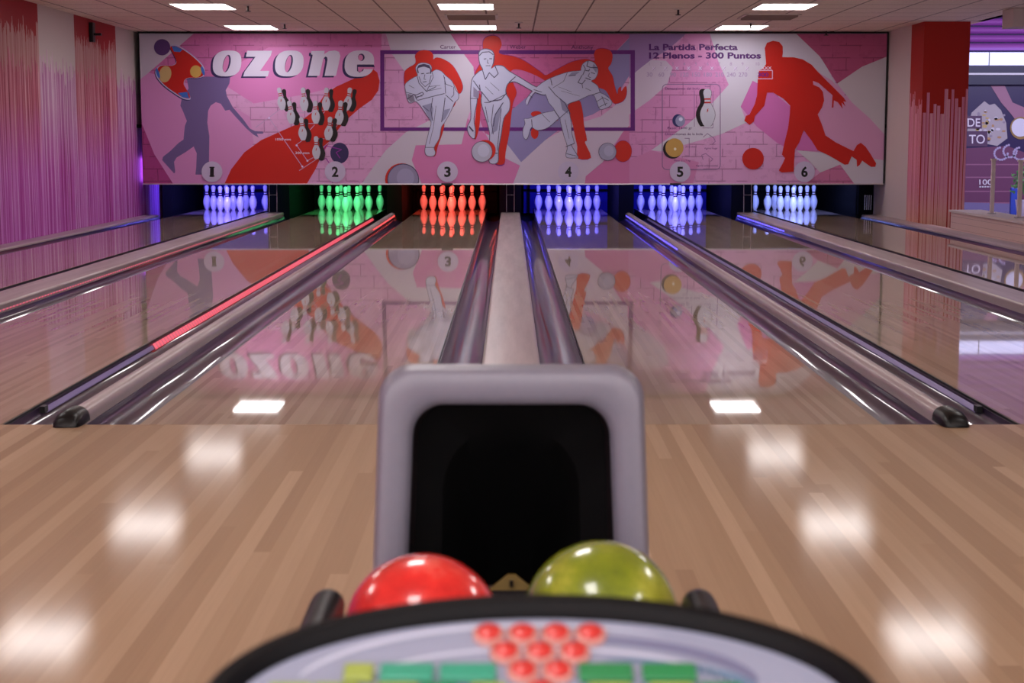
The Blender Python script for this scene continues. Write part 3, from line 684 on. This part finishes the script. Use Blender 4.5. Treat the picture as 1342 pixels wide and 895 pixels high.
for v, pts, c in (('D', [(265, 165), (275, 140), (310, 132), (350, 142), (364, 170), (350, 165), (310, 152), (280, 160)], D_), ('D', [(190, 350), (235, 365), (245, 405), (215, 415), (192, 390)], (130, 124, 150)), ('D', [(366, 560), (380, 460), (365, 420), (300, 440)], G_), ('D', [(440, 560), (460, 470), (505, 460), (470, 530)], G_), ('H', [(500, 320), (530, 350), (525, 380), (500, 370)], (140, 134, 168)), ('H', [(645, 400), (600, 480), (590, 560), (620, 540)], G_), ('E', [(660, 130), (688, 165), (680, 200), (650, 160)], G_), ('E', [(410, 380), (470, 430), (475, 500), (430, 470)], G_), ('E', [(560, 190), (520, 220), (470, 225), (500, 195)], G_)):
    poly(v, pts, c, 14)
def gball(v, x, y, r, lay, c=(166, 158, 178)):
    ell(v, x, y, r, r, D_, lay); ell(v, x, y, r * .95, r * .95, c, lay + 1); ell(v, x + r * .15, y - r * .1, r * .55, r * .6, tuple(min(255, k + 16) for k in c), lay + 2)
ell('H', 560, 640, 52, 52, RS, 15); gball('H', 543, 647, 53, 16, (186, 180, 194))
ell('E', 875, 773, 66, 80, (120, 20, 120), 12); ell('E', 875, 773, 64, 78, RS, 13); gball('E', 762, 777, 66, 14)
ell('H', 140, 787, 84, 82, RS, 12); gball('H', 147, 787, 80, 13, (150, 140, 166))
# right third: titles, table, dimension box, red bowler
TC = (84, 26, 112)
text('G', 'La Partida Perfecta', 50, 78, 36, TC, 11, 548, .035); text('G', '12 Plenos - 300 Puntos', 50, 130, 36, TC, 11, 692, .035)
for i in range(9):
    xx = 52 + i * 72
    text('G', str(i + 1), xx, 182, 20, (176, 140, 176), 11, None, 0, align='c')
    text('G', 'X', xx + 30, 212, 22, (176, 140, 176), 11, None, 0, align='c')
    text('G', str((i + 1) * 30), xx + 2, 248, 26, (176, 146, 180), 11, None, .01, align='c')
    text('G', 'X', xx + 26, 209, 22, (232, 210, 225), 12, None, 0, align='c')
text('G', '10', 722, 182, 20, (176, 140, 176), 11, None, 0, align='c')
def rrect(v, xa, ya, xb, yb, r, w, c, lay):
    pts = []
    for cx, cy, a0 in ((xb - r, ya + r, -90), (xb - r, yb - r, 0), (xa + r, yb - r, 90), (xa + r, ya + r, 180)):
        for k in range(6): t = R(a0 + 18 * k); pts.append((cx + r * math.cos(t), cy + r * math.sin(t)))
    stroke(v, pts + [pts[0]], w, c, lay)
rrect('G', 132, 308, 490, 835, 28, 5, (140, 112, 158), 11)
text('G', 'Dimensiones del bolo', 150, 334, 14, TC, 11, 212); text('G', 'Peso: 1640 gr', 165, 578, 14, TC, 11, 152); text('G', 'Dimensiones de la bola', 150, 615, 14, TC, 11, 232)
text('G', '218 mm', 275, 693, 12, TC, 11, 66); text('G', 'Agarre Finger', 392, 703, 11, TC, 11, 82); text('G', 'Agarre convencional', 340, 810, 11, TC, 11, 135); text('G', 'Peso: 2 a 7 kg', 207, 779, 11, TC, 11, 98)
for a in ([(270, 642), (300, 642)], [(298, 642), (298, 750)], [(270, 750), (300, 750)], [(330, 350), (330, 570)], [(395, 322), (430, 322)], [(445, 350), (445, 578)], [(380, 578), (445, 578)],
          [(385, 635), (410, 612), (450, 640), (460, 660), (440, 680)], [(375, 745), (400, 736), (445, 770), (430, 785)], [(375, 745), (385, 775)]):
    stroke('G', a, 3, (130, 96, 150), 11)
ell('G', 230, 532, 36, 39, (50, 50, 110), 11); ell('G', 243, 534, 30, 34, (150, 146, 176), 12); ell('G', 246, 524, 12, 12, (220, 214, 226), 13)
ell('G', 196, 708, 60, 60, (36, 16, 34), 11); ell('G', 207, 700, 56, 58, (196, 156, 84), 12); ell('G', 211, 708, 8, 9, (240, 225, 190), 13)
ppin('G', 410, 352, 412, 552, 11, 1.25, (-26, 0))
poly('J', [(272, 100), (285, 70), (320, 58), (355, 65), (375, 90), (376, 130), (372, 152), (440, 153), (490, 165), (540, 195), (580, 240), (640, 300), (690, 350), (725, 385), (740, 408), (722, 405), (735, 435), (712, 412), (718, 448), (690, 410), (668, 400), (665, 440), (656, 442), (660, 370), (620, 335), (580, 300), (548, 288), (550, 310), (585, 325), (605, 350), (612, 400), (600, 440), (575, 480), (600, 540), (620, 600), (680, 640), (780, 690), (800, 655), (822, 642), (850, 665), (880, 710), (910, 760), (905, 780), (880, 780), (830, 745), (815, 770), (800, 780), (798, 740), (770, 720), (750, 765), (730, 768), (640, 715), (575, 685), (540, 630), (495, 570), (470, 640), (445, 680), (440, 750), (438, 808), (370, 812), (352, 800), (375, 760), (388, 730), (370, 710), (385, 640), (405, 560), (415, 480), (418, 430), (380, 390), (320, 355), (285, 355), (270, 430), (215, 490), (210, 520), (185, 540), (155, 515), (165, 488), (185, 480), (215, 420), (228, 370), (232, 280), (240, 230), (275, 200), (280, 190)], RED, 12)
ell('J', 205, 733, 62, 62, RED, 12)
for q in ([(232, 228), (316, 228)], [(316, 228), (316, 276)], [(316, 276), (232, 276)]): stroke('J', q, 5, (230, 180, 200), 13)
text('J', '300', 232, 252, 22, (110, 20, 130), 14, 62, .03); text('J', 'XXX', 250, 214, 16, (232, 210, 225), 14, 62, .02)
# lane numbers
for nmb, cx in (('1', 278), ('2', 439.3), ('3', 586.5), ('4', 744.8), ('5', 891.3), ('6', 1054.3)):
    ell('P', cx, 225, 13.6, 13.6, (206, 186, 206), 17)
    w_ = 5 if nmb == '1' else 8.5
    text('P', nmb, cx, 225, 12.5, (14, 10, 16), 18, w_, .035, align='c')
    if nmb in '1':
        for yy in (219.3, 230.7): poly('P', [(cx - 3.4, yy - .7), (cx + 3.4, yy - .7), (cx + 3.4, yy + .7), (cx - 3.4, yy + .7)], (14, 10, 16), 18)
QUE.sort(key=lambda q: (q[0], q[1]))
for k, (_, _, vs, fs, m_) in enumerate(QUE):
    ART.add([(x, y - k * .018 / len(QUE), z) for x, y, z in vs], fs or [tuple(range(len(vs)))], m_)
o = ART.build('printed_artwork', mask, fix=False); unloc(o)

# dark panel with white bars beside lane 6 pit
e = empty('pit_grille', (5.1, 17.36, 0)); tag(e, 'dark grille with four white bars under the right end of the masking panel', 'grille')
mb = MB(); mb.box(-.02, .195, 0, .08, -.0, .9, M_BLKM); mb.build('grille_plate', e)
for k in range(4):
    mb = MB(); mb.box(.065 + k * .030, .074 + k * .030, -.012, 0, .07 , .28, mat('white_bar', (220, 220, 230), .5)); mb.build('white_bar', e)

# ------------------------------------------------------------------ ceiling fittings
M_DIFF = mat('light_diffuser', (255, 255, 255), .5, emit=(255, 249, 248), es=PANEL_E)
M_FRM = mat('light_frame', (225, 215, 210), .5)
def make_light():
    e = empty('ceiling_light')
    mb = MB(); t = .015
    mb.box(-.32, .32, -.41, -.41 + t, -.012, .02, M_FRM); mb.box(-.32, .32, .41 - t, .41, -.012, .02, M_FRM); mb.box(-.32, -.32 + t, -.41 + t, .41 - t, -.012, .02, M_FRM); mb.box(.32 - t, .32, -.41 + t, .41 - t, -.012, .02, M_FRM)
    mb.build('light_frame', e)
    mb = MB(); mb.box(-.32 + t, .32 - t, -.41 + t, .41 - t, -.008, .0, M_DIFF); mb.build('diffuser', e)
    return e
L0 = make_light(); first = True
rows = [(21.85, 'in the row nearest the masking panel'), (18.45, 'in the second row from the masking panel'), (14.95, 'in the third row from the masking panel'), (11.45, 'in the fourth row from the masking panel'),
        (7.95, 'in the fifth row, over the first metres of lane'), (4.45, 'in the sixth row, over the approach'), (.95, 'in the seventh row, over the ball return'), (-2.0, 'in the last row, behind the console')]
def zc2y(zc): return zc + CY
for zc, rn in rows:
    for x, sd in ((-3.47, 'left'), (-.5, 'middle'), (3.1, 'right')):
        l = L0 if first else copy_tree(L0); first = False
        l.location = (x, zc2y(zc), CZ)
        tag(l, f'{sd} white ceiling light panel {rn}', 'ceiling light', 'rectangular ceiling light panels')
def ceil_pt(px, py):
    a, y, z = ray(px, py); t = (CZ - CH) / z; return (-.004 + a * t, CY + y * t, CZ)
# air vents
for px, py, w, dsc in ((618, 21, .32, 'square air vent between two light panels near the middle'), (1008, 21, .34, 'square air vent between two light panels at right')):
    p = ceil_pt(px, py); e = empty('air_vent', p); tag(e, dsc + ' of the ceiling', 'air vent', 'ceiling air vents')
    mb = MB()
    mb.box(-w, w, -w, -w + .03, -.01, 0, M_FRM); mb.box(-w, w, w - .03, w, -.01, 0, M_FRM); mb.box(-w, -w + .03, -w, w, -.01, 0, M_FRM); mb.box(w - .03, w, -w, w, -.01, 0, M_FRM); mb.build('vent_frame', e)
    mb = MB()
    for k in range(7):
        yy = -w + .05 + k * (2 * w - .08) / 7; mb.add([(-w + .03, yy, -.004), (w - .03, yy, -.004), (w - .03, yy + .05, -.03), (-w + .03, yy + .05, -.03)], [(0, 1, 2, 3)], mat('vent_slats', (150, 130, 125), .5, metal=.3))
    mb.build('vent_slats', e)
for px, py, lab in ((325, 6, 'left most sprinkler head beside a light panel'), (373, 30, 'sprinkler head right of the left front light panel'), (680, 29, 'sprinkler head right of the middle front light panel'), (889, 11, 'round detector between the middle and right light panels'), (984, 29, 'sprinkler head above the right front light panel'), (1083, 39, 'small dark fitting close to the right end of the masking panel')):
    p = ceil_pt(px, py); e = empty('sprinkler_head', p); tag(e, lab, 'ceiling fitting', 'small ceiling fittings')
    mb = MB(); mb.lathe([(0, .05), (-.008, .05), (-.016, .03)], M_FRM, 14); mb.build('rose', e, smooth=True)
    mb = MB(); mb.tube([(0, 0, -.01), (0, 0, -.07)], .012, mat('dark_metal', (60, 50, 50), .4, metal=.6), 8); mb.lathe([(-.07, .03), (-.078, .032)], mat('dark_metal', (60, 50, 50), .4), 10); mb.build('nozzle', e)
# bracket on the red stripe of the left wall
e = empty('wall_bracket', (LW, 14.35, 2.42)); tag(e, 'small black bracket on the red stripe of the left wall', 'bracket')
mb = MB(); mb.box(0, .05, -.06, .06, -.12, .12, M_BLK); mb.build('wall_plate', e, bevel=.005)
mb = MB(); mb.box(.05, .14, -.03, .03, -.04, -.01, M_BLK); mb.build('bracket_arm', e)

# ------------------------------------------------------------------ mall side
MZ = 21.0
FX0, FX1 = 6.6, 13.5
def sp(px, py, d=0): return on_y(px, py, MZ - d)
shop = empty('shop_front', (9, MZ, -.12)); tag(shop, 'shop front across the mall with purple slatted fascia and dark poster window', 'shop')
def un(o): o.location = (-9, -MZ, .12); return o
Z = lambda py: sp(1300, py)[2]
mb = MB(); mb.box(FX0, FX1, MZ, MZ + .1, Z(112), 4.6, mat('fascia_dark', (40, 22, 84), .6)); un(mb.build('fascia_board', shop))
mb = MB()
M_SLAT = mat('fascia_slat_purple', (172, 96, 190), .3, coat=.3)
zz = Z(66)
while zz < 4.4:
    prf = [(MZ - .02 - .09 * math.sin(math.pi * k / 8), zz + .115 * k / 8) for k in range(9)]
    mb.loft([[(x, y, z) for y, z in prf] for x in (FX0, FX1)], M_SLAT, False); zz += .135
un(mb.build('fascia_slats', shop, smooth=True))
M_LB = mat('lit_shop_band', (220, 222, 250), .5, emit=(205, 210, 255), es=.75)
mb = MB(); mb.box(FX0, FX1, MZ - .12, MZ, Z(86), Z(69), M_LB); un(mb.build('lit_band', shop))
mb = MB()
for px in (1297, 1362, 1232): p = sp(px, 70, .125); mb.box(p[0] - .006, p[0] + .006, MZ - .126, MZ - .12, Z(86), Z(69), M_BLK)
un(mb.build('band_joints', shop))
mb = MB(); mb.box(FX0, FX1, MZ - .10, MZ, Z(111), Z(86), mat('shop_navy', (24, 24, 66), .4)); un(mb.build('navy_header', shop))
mb = MB(); mb.box(FX0, FX1, MZ - .13, MZ - .1, Z(98.5), Z(96), mat('white_trim', (230, 230, 240), .4)); un(mb.build('header_line', shop))
mb = MB(); mb.box(FX0, FX1, MZ, MZ + .05, -.12, Z(112), mat('poster_navy', (46, 34, 84), .35)); un(mb.build('poster_window', shop))
# poster print
PO = MB()
def pp(pts, c, lay=1, sm=False):
    vs = []
    pts = [(1240 + x / 2.98, y / 2.98) for x, y in pts]
    if sm: pts = smoothp(pts)
    for x, y in pts: q = on_y(x, y, MZ - .004 * lay); vs.append(q)
    PO.add(vs, [tuple(range(len(vs)))], mat('poster_%d_%d_%d' % c, c, .5))
def pell(cx, cy, rx, ry, c, lay=1): pp([(cx + rx * math.cos(2 * math.pi * k / 20), cy + ry * math.sin(2 * math.pi * k / 20)) for k in range(20)], c, lay)
pp([(70, 560), (100, 440), (150, 395), (170, 410), (190, 405), (215, 430), (235, 480), (240, 540), (200, 570), (150, 560)], (176, 168, 176), 1)
for k in range(40):
    a = random.uniform(110, 232); b = random.uniform(430, 560); pell(a, b, random.uniform(4, 10), random.uniform(3, 9), random.choice([(196, 170, 110), (150, 140, 160), (210, 206, 220), (180, 140, 100)]), 2)
pp([(175, 335), (230, 335), (260, 400), (330, 430), (340, 480), (280, 480), (250, 440), (215, 400)], (160, 112, 140), 2)
pp([(60, 580), (240, 570), (420, 640), (420, 830), (60, 825)], (108, 56, 96), 1)
pell(292, 500, 42, 44, (150, 120, 70), 3); pell(290, 498, 34, 36, (222, 222, 240), 4)
for cx, cy in ((215, 600), (290, 600), (250, 590), (365, 600)):
    for k in range(14):
        t = 2 * math.pi * k / 18; pell(cx + 26 * math.cos(t), cy + 24 * math.sin(t), 4.5, 4.5, (176, 166, 206), 3)
pp([(72, 452), (140, 452), (140, 502), (72, 502)], (84, 54, 92), 3); pp([(76, 512), (162, 512), (162, 572), (76, 572)], (84, 54, 92), 3)
def ptext(s, xa, yc, hgt, width, c, lay):
    cu = bpy.data.curves.new('t', 'FONT'); cu.body = s; cu.size = 1; cu.offset = .01
    o = bpy.data.objects.new('t', cu); me = bpy.data.meshes.new_from_object(o); xs = [p.co.x for p in me.vertices]
    sx = width / (max(xs) - min(xs)); sy = hgt / .7
    vs = [on_y(1240 + (xa + (p.co.x - min(xs)) * sx) / 2.98, (yc + hgt / 2 - p.co.y * sy) / 2.98, MZ - .004 * lay) for p in me.vertices]
    PO.add(vs, [tuple(p.vertices) for p in me.polygons], mat('poster_text', c, .5))
    bpy.data.objects.remove(o); bpy.data.curves.remove(cu); bpy.data.meshes.remove(me)
ptext('DE', 84, 478, 32, 50, (226, 220, 236), 5); ptext('TO', 90, 543, 34, 62, (226, 220, 236), 5); ptext('100', 130, 711, 20, 50, (240, 240, 250), 5)
for k in range(5): pp([(130 + k * 10, 727), (137 + k * 10, 727), (137 + k * 10, 732), (130 + k * 10, 732)], (220, 220, 235), 5)
for yy in (640, 690, 745, 790): pp([(70, yy), (420, yy), (420, yy + 5), (70, yy + 5)], (150, 96, 132), 2)
pp([(60, 790), (420, 800), (420, 850), (60, 850)], (120, 110, 160), 3)
un(PO.build('poster_print', shop, fix=False))
# railing on the low wall
gr = 'railing posts on the low wall'
for px, lab in ((1303, 'slim pale railing post on the low wall, seen before the poster'), (1339, 'slim pale railing post on the low wall at the photo edge')):
    d = (5.62) / ((px - 668.5) / F); Y = d / CT + CY
    o = MB(); o.box(-.02, .02, -.02, .02, 0, .62, mat('post_cream', (214, 196, 196), .4)); o.box(-.03, .03, -.03, .03, .62, .64, mat('post_cream', (214, 196, 196), .4))
    o.box(-.04, .04, -.04, .04, 0, .012, M_ALU)
    q = o.build('railing_post', loc=(5.62, Y, .226)); tag(q, lab, 'post', gr)
# soffit box upper right
mb = MB(); mb.box(5.76, 7.4, 12.6, 13.0, 2.37, CZ - .004, M_PAINT); struct(mb.build('trim_3'))
# potted plant
pl = empty('potted_plant', (7.70, 17.6, -.12)); tag(pl, 'leafy green plant in a square white pot outside the shop', 'plant')
mb = MB(); mb.loft([[(-w, -w, z), (w, -w, z), (w, w, z), (-w, w, z)] for w, z in ((.16, 0), (.20, .32), (.175, .32), (.17, .27))], mat('pot_white', (225, 225, 245), .4), True, True, True); mb.build('pot', pl)
mb = MB(); random.seed(3)
for k in range(420):
    t = random.uniform(0, 2 * math.pi); ph = math.acos(random.uniform(-.6, 1)); rr = .30 * random.uniform(.6, 1.05)
    c = Vector((rr * math.sin(ph) * math.cos(t), rr * math.sin(ph) * math.sin(t), .56 + rr * 1.0 * math.cos(ph)))
    u = Vector((random.gauss(0, 1), random.gauss(0, 1), random.gauss(0, 1))).normalized(); w = u.orthogonal().normalized()
    L_ = random.uniform(.05, .09)
    mb.add([c, c + u * L_ * .5 + w * .022, c + u * L_, c + u * L_ * .5 - w * .022], [(0, 1, 2, 3)], mat('leaf_green', (70, 120, 66), .5))
mb.build('foliage', pl, fix=False)
mb = MB()
for a in range(5): mb.tube([(.03 * math.cos(a), .03 * math.sin(a), .26), (.09 * math.cos(a * 1.3), .09 * math.sin(a * 1.3), .56)], .012, mat('stem_brown', (80, 60, 40), .8), 6)
mb.build('stem', pl)
e = empty('blue_stand', (7.68, 18.4, -.12)); tag(e, 'small blue display stand left of the white plant pot', 'display stand')
mb = MB(); mb.box(-.12, .12, -.1, .1, 0, .05, M_BLK); mb.build('base', e); mb = MB(); mb.box(-.065, .065, -.03, .03, .05, .48, mat('stand_blue', (50, 70, 170), .4)); mb.build('board', e, bevel=.01)
# outer mall shell
mb = MB(); mb.box(FX0 - .3, 20, MZ + .1, MZ + .3, -.3, 5, M_BLKM); struct(mb.build('wall_mall'))
mb = MB(); mb.box(13.5, 13.7, -9, 21, -.3, 5, M_PAINT); struct(mb.build('wall_mall_side'))

# ------------------------------------------------------------------ ball return
BR = empty('ball_return', (0, -3.6, 0)); tag(BR, 'grey ball return with a square rounded hood and dark mouth', 'ball return')
def ub(o): o.location = (0, 3.6, 0); return o
M_HOOD = mat('hood_grey_plastic', (122, 121, 138), .38, noise=.06, nscale=60)
def rr_ring(hw_top, hw_bot, zb, zt, r, Y, n=9):
    pts = []
    cs = [(1, 1, 0), (-1, 1, 90), (-1, -1, 180), (1, -1, 270)]
    for sx, sz, a0 in cs:
        for k in range(n):
            t = R(a0 + 90 * k / (n - 1))
            z = (zt - r if sz > 0 else zb + r) + r * math.sin(t)
            f = (z - zb) / (zt - zb); hw = hw_bot + (hw_top - hw_bot) * f
            x = (sx * (hw - r)) + r * math.cos(t)
            pts.append((x, Y, z))
    return pts
HY = -3.50
cxh = -.002
rings = []
def HR(ht, hb, zb, zt, r, Y): rings.append([(x + cxh, y, z) for x, y, z in rr_ring(ht, hb, zb, zt, r, Y)])
TW, BW = .2175, .2475
HR(.10, .15, .02, .30, .05, HY + .62)
HR(.17, .20, .02, .50, .07, HY + .42)
HR(TW - .012, BW - .012, .02, .66, .065, HY + .20)
HR(TW - .002, BW - .002, .02, .718, .058, HY + .05)
for k in range(1, 7):       # rounded lip
    t = math.pi / 2 * k / 6; d = .014 * (1 - math.cos(t)); yo = .05 - .05 * math.sin(t)
    HR(TW - d, BW - d, .02 + d, .722 - d, .056 - d * .4, HY + yo)
for d, yo in ((.024, .0), (.036, .002), (.047, .007), (.054, .016), (.057, .03)):
    HR(TW - d, BW - d - .005, .02 + d, .722 - d - .010, .05 - d * .0, HY + yo)
mb = MB(); mb.loft(rings, M_HOOD, True, True, False); ub(mb.build('hood', BR, smooth=True))
M_LINER = mat('mouth_liner_black', (26, 20, 24), .6, spec=.2)
rings = []
HR(TW - .057, BW - .062, .08, .655, .05, HY + .03); HR(TW - .062, BW - .068, .085, .648, .055, HY + .10)
mb = MB(); mb.loft(rings, M_LINER, True, False, False)
rr2 = [rings[-1]]
HR(.115, .13, .10, .60, .11, HY + .14); HR(.10, .12, .12, .54, .10, HY + .26); HR(.09, .10, .12, .42, .08, HY + .38); HR(.06, .06, .12, .26, .05, HY + .5)
mb.loft(rings[1:], M_BLKM, True, False, True); ub(mb.build('mouth_liner', BR, smooth=True, fix=False))
# body and ball tray
M_BODY = mat('return_body', (44, 44, 52), .45)
mb = MB(); mb.box(-.20, .20, -4.75, -3.47, 0, .285, M_BODY); ub(mb.build('body', BR, bevel=.02))
mb = MB(); ring = []
prof_t = [(-.225, .33), (-.235, .30), (-.20, .28), (.20, .28), (.235, .30), (.225, .33), (.20, .315), (.0, .318), (-.20, .315)]
mb.loft([[(x, y, z) for x, z in prof_t] for y in (-4.8, -3.52)], mat('tray_black', (26, 26, 34), .35), True, True, True); ub(mb.build('ball_tray', BR))
M_RAIL = mat('rail_black', (6, 5, 8), .4, spec=.2)
for s, nm in ((-1, 0), (1, 1)):
    xx = .2425 * s
    mb = MB(); mb.tube([(xx, -4.78, .478), (xx, -4.055, .484), (xx, -4.04, .484), (xx, -4.032, .484), (xx, -4.029, .484)], [.023, .023, .022, .017, .005], M_RAIL, 18)
    mb.tube([(xx, -4.6, .478), (xx, -4.6, .31)], .014, M_RAIL, 10)
    ub(mb.build('side_rail', BR, smooth=True))
# warning triangle on the mouth floor plate
p = on_y(672, 768, -3.70)
mb = MB(); mb.box(-.05, .05, -3.66, -3.645, .318, p[2] - .014, M_BODY); ub(mb.build('guard_plate', BR))
M_YEL = mat('warning_yellow', (104, 86, 26), .6)
mb = MB(); zt = p[2] + .006
mb.add([(cxh - .036, -3.668, zt - .022), (cxh + .036, -3.668, zt - .022), (cxh + .006, -3.660, zt), (cxh - .006, -3.660, zt),
        (cxh - .036, -3.662, zt - .022), (cxh + .036, -3.662, zt - .022), (cxh + .006, -3.654, zt), (cxh - .006, -3.654, zt)], [(0, 1, 2, 3), (7, 6, 5, 4), (0, 4, 5, 1), (1, 5, 6, 2), (2, 6, 7, 3), (3, 7, 4, 0)], M_YEL)
mb.box(cxh - .003, cxh + .003, -3.670, -3.6665, zt - .016, zt - .006, M_BLK)
ub(mb.build('warning_sign', BR))

def marble(name, c1, c2, c3, sc):
    n = NT(name)
    tc = n.t.nodes.new('ShaderNodeTexCoord').outputs['Object']
    a = n.noise(tc, sc, 5, .6)
    c = n.ramp(a, [(.36, c1), (.5, c2), (.62, c3)])
    return n.out(c, .25, 1.0, .06)
def ball(name, loc, m_, lab, rot):
    e = empty(name, loc)
    bm = bmesh.new(); bmesh.ops.create_uvsphere(bm, u_segments=64, v_segments=40, radius=.108)
    me = bpy.data.meshes.new('ball_shell'); bm.to_mesh(me); bm.free(); me.materials.append(m_)
    for pl_ in me.polygons: pl_.use_smooth = True
    o = bpy.data.objects.new('ball_shell', me); COL.objects.link(o); o.parent = e
    e.rotation_euler = rot
    tag(e, lab, 'bowling ball', 'bowling balls on the ball return')
    # finger holes on the lower side
    for a, b in ((.0, .0), (.22, .1), (.1, -.24)):
        d = Vector((a, b, -1)).normalized(); u = d.orthogonal().normalized(); w = d.cross(u)
        c = d * .1078; mb = MB(); mb.add([tuple(c + .012 * (math.cos(t) * u + math.sin(t) * w) + d * .0006) for t in [2 * math.pi * k / 16 for k in range(16)]], [tuple(range(16))], M_BLKM)
        mb.build('finger_hole', e)
ball('bowling_ball', (-.122, -3.985, .428), marble('ball_red', (196, 22, 26), (226, 38, 36), (240, 96, 84), 9), 'shiny red swirled bowling ball on the left of the ball return', (.3, .5, .2))
ball('bowling_ball', (.121, -3.93, .432), marble('ball_green', (94, 112, 10), (122, 138, 18), (160, 166, 52), 8), 'mottled olive green bowling ball on the right of the ball return', (.1, -.4, .6))

# ------------------------------------------------------------------ scoring console in the foreground
CE = empty('control_console', (.02, -5.0, 0)); tag(CE, 'black rimmed control console with red pin lights and green keys', 'console')
P0 = Vector((.018, -4.915, .7505)); SL = R(21)
du = Vector((1, .0, 0)); dv = Vector((0, math.cos(SL), math.sin(SL))); dn = Vector((0, -math.sin(SL), math.cos(SL)))
def outline(a, b, sl_, n=40, off=0):
    pts = []
    for k in range(n + 1):
        t = math.pi * k / n; pts.append((a * math.cos(t), -b + b * math.sin(t)))
    pts += [(-a * 1.0, -b - sl_ * .5), (-a * .94, -b - sl_ * .9), (-a * .8, -b - sl_), (a * .8, -b - sl_), (a * .94, -b - sl_ * .9), (a, -b - sl_ * .5)]
    return pts
def P3(u, v, h=0): return P0 + du * u + dv * v + dn * h
def uc(o): o.location = (-.02, 5.0, 0); return o
A_, B_ = .236, .120
OUT = outline(A_, B_, .17)
mb = MB()
ctr = (0, -.16)
def sc(k): return [(ctr[0] + (u - ctr[0]) * k, ctr[1] + (v - ctr[1]) * k) for u, v in OUT]
def inset(d):
    n = len(OUT); o_ = []
    for i in range(n):
        a, b, c = OUT[i - 1], OUT[i], OUT[(i + 1) % n]; tx, ty = c[0] - a[0], c[1] - a[1]; L = math.hypot(tx, ty) or 1
        o_.append((b[0] - ty / L * d, b[1] + tx / L * d))
    return o_
rings = []
for d, h in ((.03, -.075), (.006, -.06), (.0, -.045), (-.001, -.01), (.002, .002), (.008, .008), (.016, .0085), (.022, .003), (.024, -.004)):
    rings.append([tuple(P3(u, v, h)) for u, v in inset(d)])
mb.loft(rings, mat('console_rim_black', (6, 6, 10), .5, spec=.14), True, True, False); uc(mb.build('rim', CE, smooth=True))
def face_mat():
    n = NT('console_face')
    return n
M_FACE = mat('console_face', (136, 142, 166), .5)
mb = MB(); ins = inset(.0235); mb.add([tuple(P3(u, v, -.003)) for u, v in ins], [tuple(range(len(ins)))], M_FACE); uc(mb.build('face_panel', CE, fix=False))
def band(r0, r1, a, c, cx, cy, t0, t1, nm):
    mb = MB(); N = 30; vs = []
    for k in range(N + 1):
        t = R(t0 + (t1 - t0) * k / N); ca, sa = math.cos(t), math.sin(t)
        w = math.sin(math.pi * k / N) ** .6
        vs.append(P3(cx + a * r0 * ca, cy + r0 * sa, -.0022)); vs.append(P3(cx + a * (r0 + (r1 - r0) * w) * ca, cy + (r0 + (r1 - r0) * w) * sa, -.0022))
    mb.add([tuple(v) for v in vs], [(2 * i, 2 * i + 2, 2 * i + 3, 2 * i + 1) for i in range(N)], mat(nm, c, .5)); uc(mb.build('printed_stripe', CE, fix=False))
band(.072, .080, 2.2, (104, 106, 138), .0, -.12, 20, 85, 'stripe_slate')
band(.060, .064, 2.4, (180, 184, 206), .0, -.12, 15, 165, 'stripe_pale')
band(.086, .091, 2.1, (186, 190, 212), .0, -.12, 60, 160, 'stripe_pale')
band(.050, .056, 2.6, (92, 120, 150), .02, -.12, 8, 80, 'stripe_teal')
# inverse projection onto the console face
def onface(px, py):
    a, y, z = ray(px, py); d = Vector((a, y, z)); c = Vector((-.004, CY, CH))
    t = (P0 - c).dot(dn) / d.dot(dn); q = c + d * t - P0
    return q.dot(du), q.dot(dv)
M_RB = mat('pin_light_red', (186, 44, 42), .35, coat=.3); M_RBR = mat('pin_light_ring', (190, 134, 128), .4)
M_GK = mat('key_green', (26, 122, 70), .35, coat=.3); M_TK = mat('key_teal', (40, 142, 116), .35, coat=.3); M_YK = mat('key_yellow', (140, 156, 70), .35)
sp_ = .0245
u0, v0 = onface(707, 830); _, v1 = onface(707, 854); dvv = abs(v0 - v1)
for r_, cnt in enumerate((4, 3, 2, 1)):
    for k in range(cnt):
        u = u0 + (k - (cnt - 1) / 2) * sp_; v = v0 - r_ * .0205
        e = empty('pin_light', tuple(Vector(P3(u, v, -.003)) - Vector((.02, -5.0, 0)))); e.parent = CE; e.rotation_euler = (SL, 0, 0)
        mb = MB(); mb.lathe([(0, .0116), (.003, .0116), (.004, .0100)], M_RBR, 20); mb.build('bezel', e, smooth=True)
        mb = MB(); mb.lathe([(.002, .0088), (.006, .0084), (.0075, .006), (.008, .001)], M_RB, 20); mb.build('lens', e, smooth=True)
def key(px, py, w, m_, dep=.017):
    u, v = onface(px, py)
    mb = MB(); mb.box(-w / 2, w / 2, -dep / 2, dep / 2, 0, .006, m_); o = mb.build('key', CE, bevel=.002)
    o.location = Vector(P3(u, v, -.003)) - Vector((.02, -5.0, 0)); o.rotation_euler = (SL, 0, 0)
for px, w, m_ in ((470, .021, M_YK), (533, .038, M_TK), (613, .040, M_TK), (794, .038, M_GK), (877, .038, M_GK)): key(px, 882, w, m_)
for px, w, m_ in ((380, .03, M_YK), (440, .03, M_YK), (520, .03, M_YK), (575, .025, M_GK), (640, .025, M_YK), (800, .03, M_YK), (880, .03, M_YK), (945, .03, M_GK)): key(px, 903, w, m_, .010)
mb = MB(); mb.loft([[(x + .02, y, z) for x, y in ((-w, -5.12 - w * .5), (w, -5.12 - w * .5), (w, -5.12 + w * .5), (-w, -5.12 + w * .5))] for w, z in ((.16, 0), (.15, .04), (.09, .08), (.08, .60))], M_BODY, True, True, True)
uc(mb.build('pedestal', CE, bevel=.01))
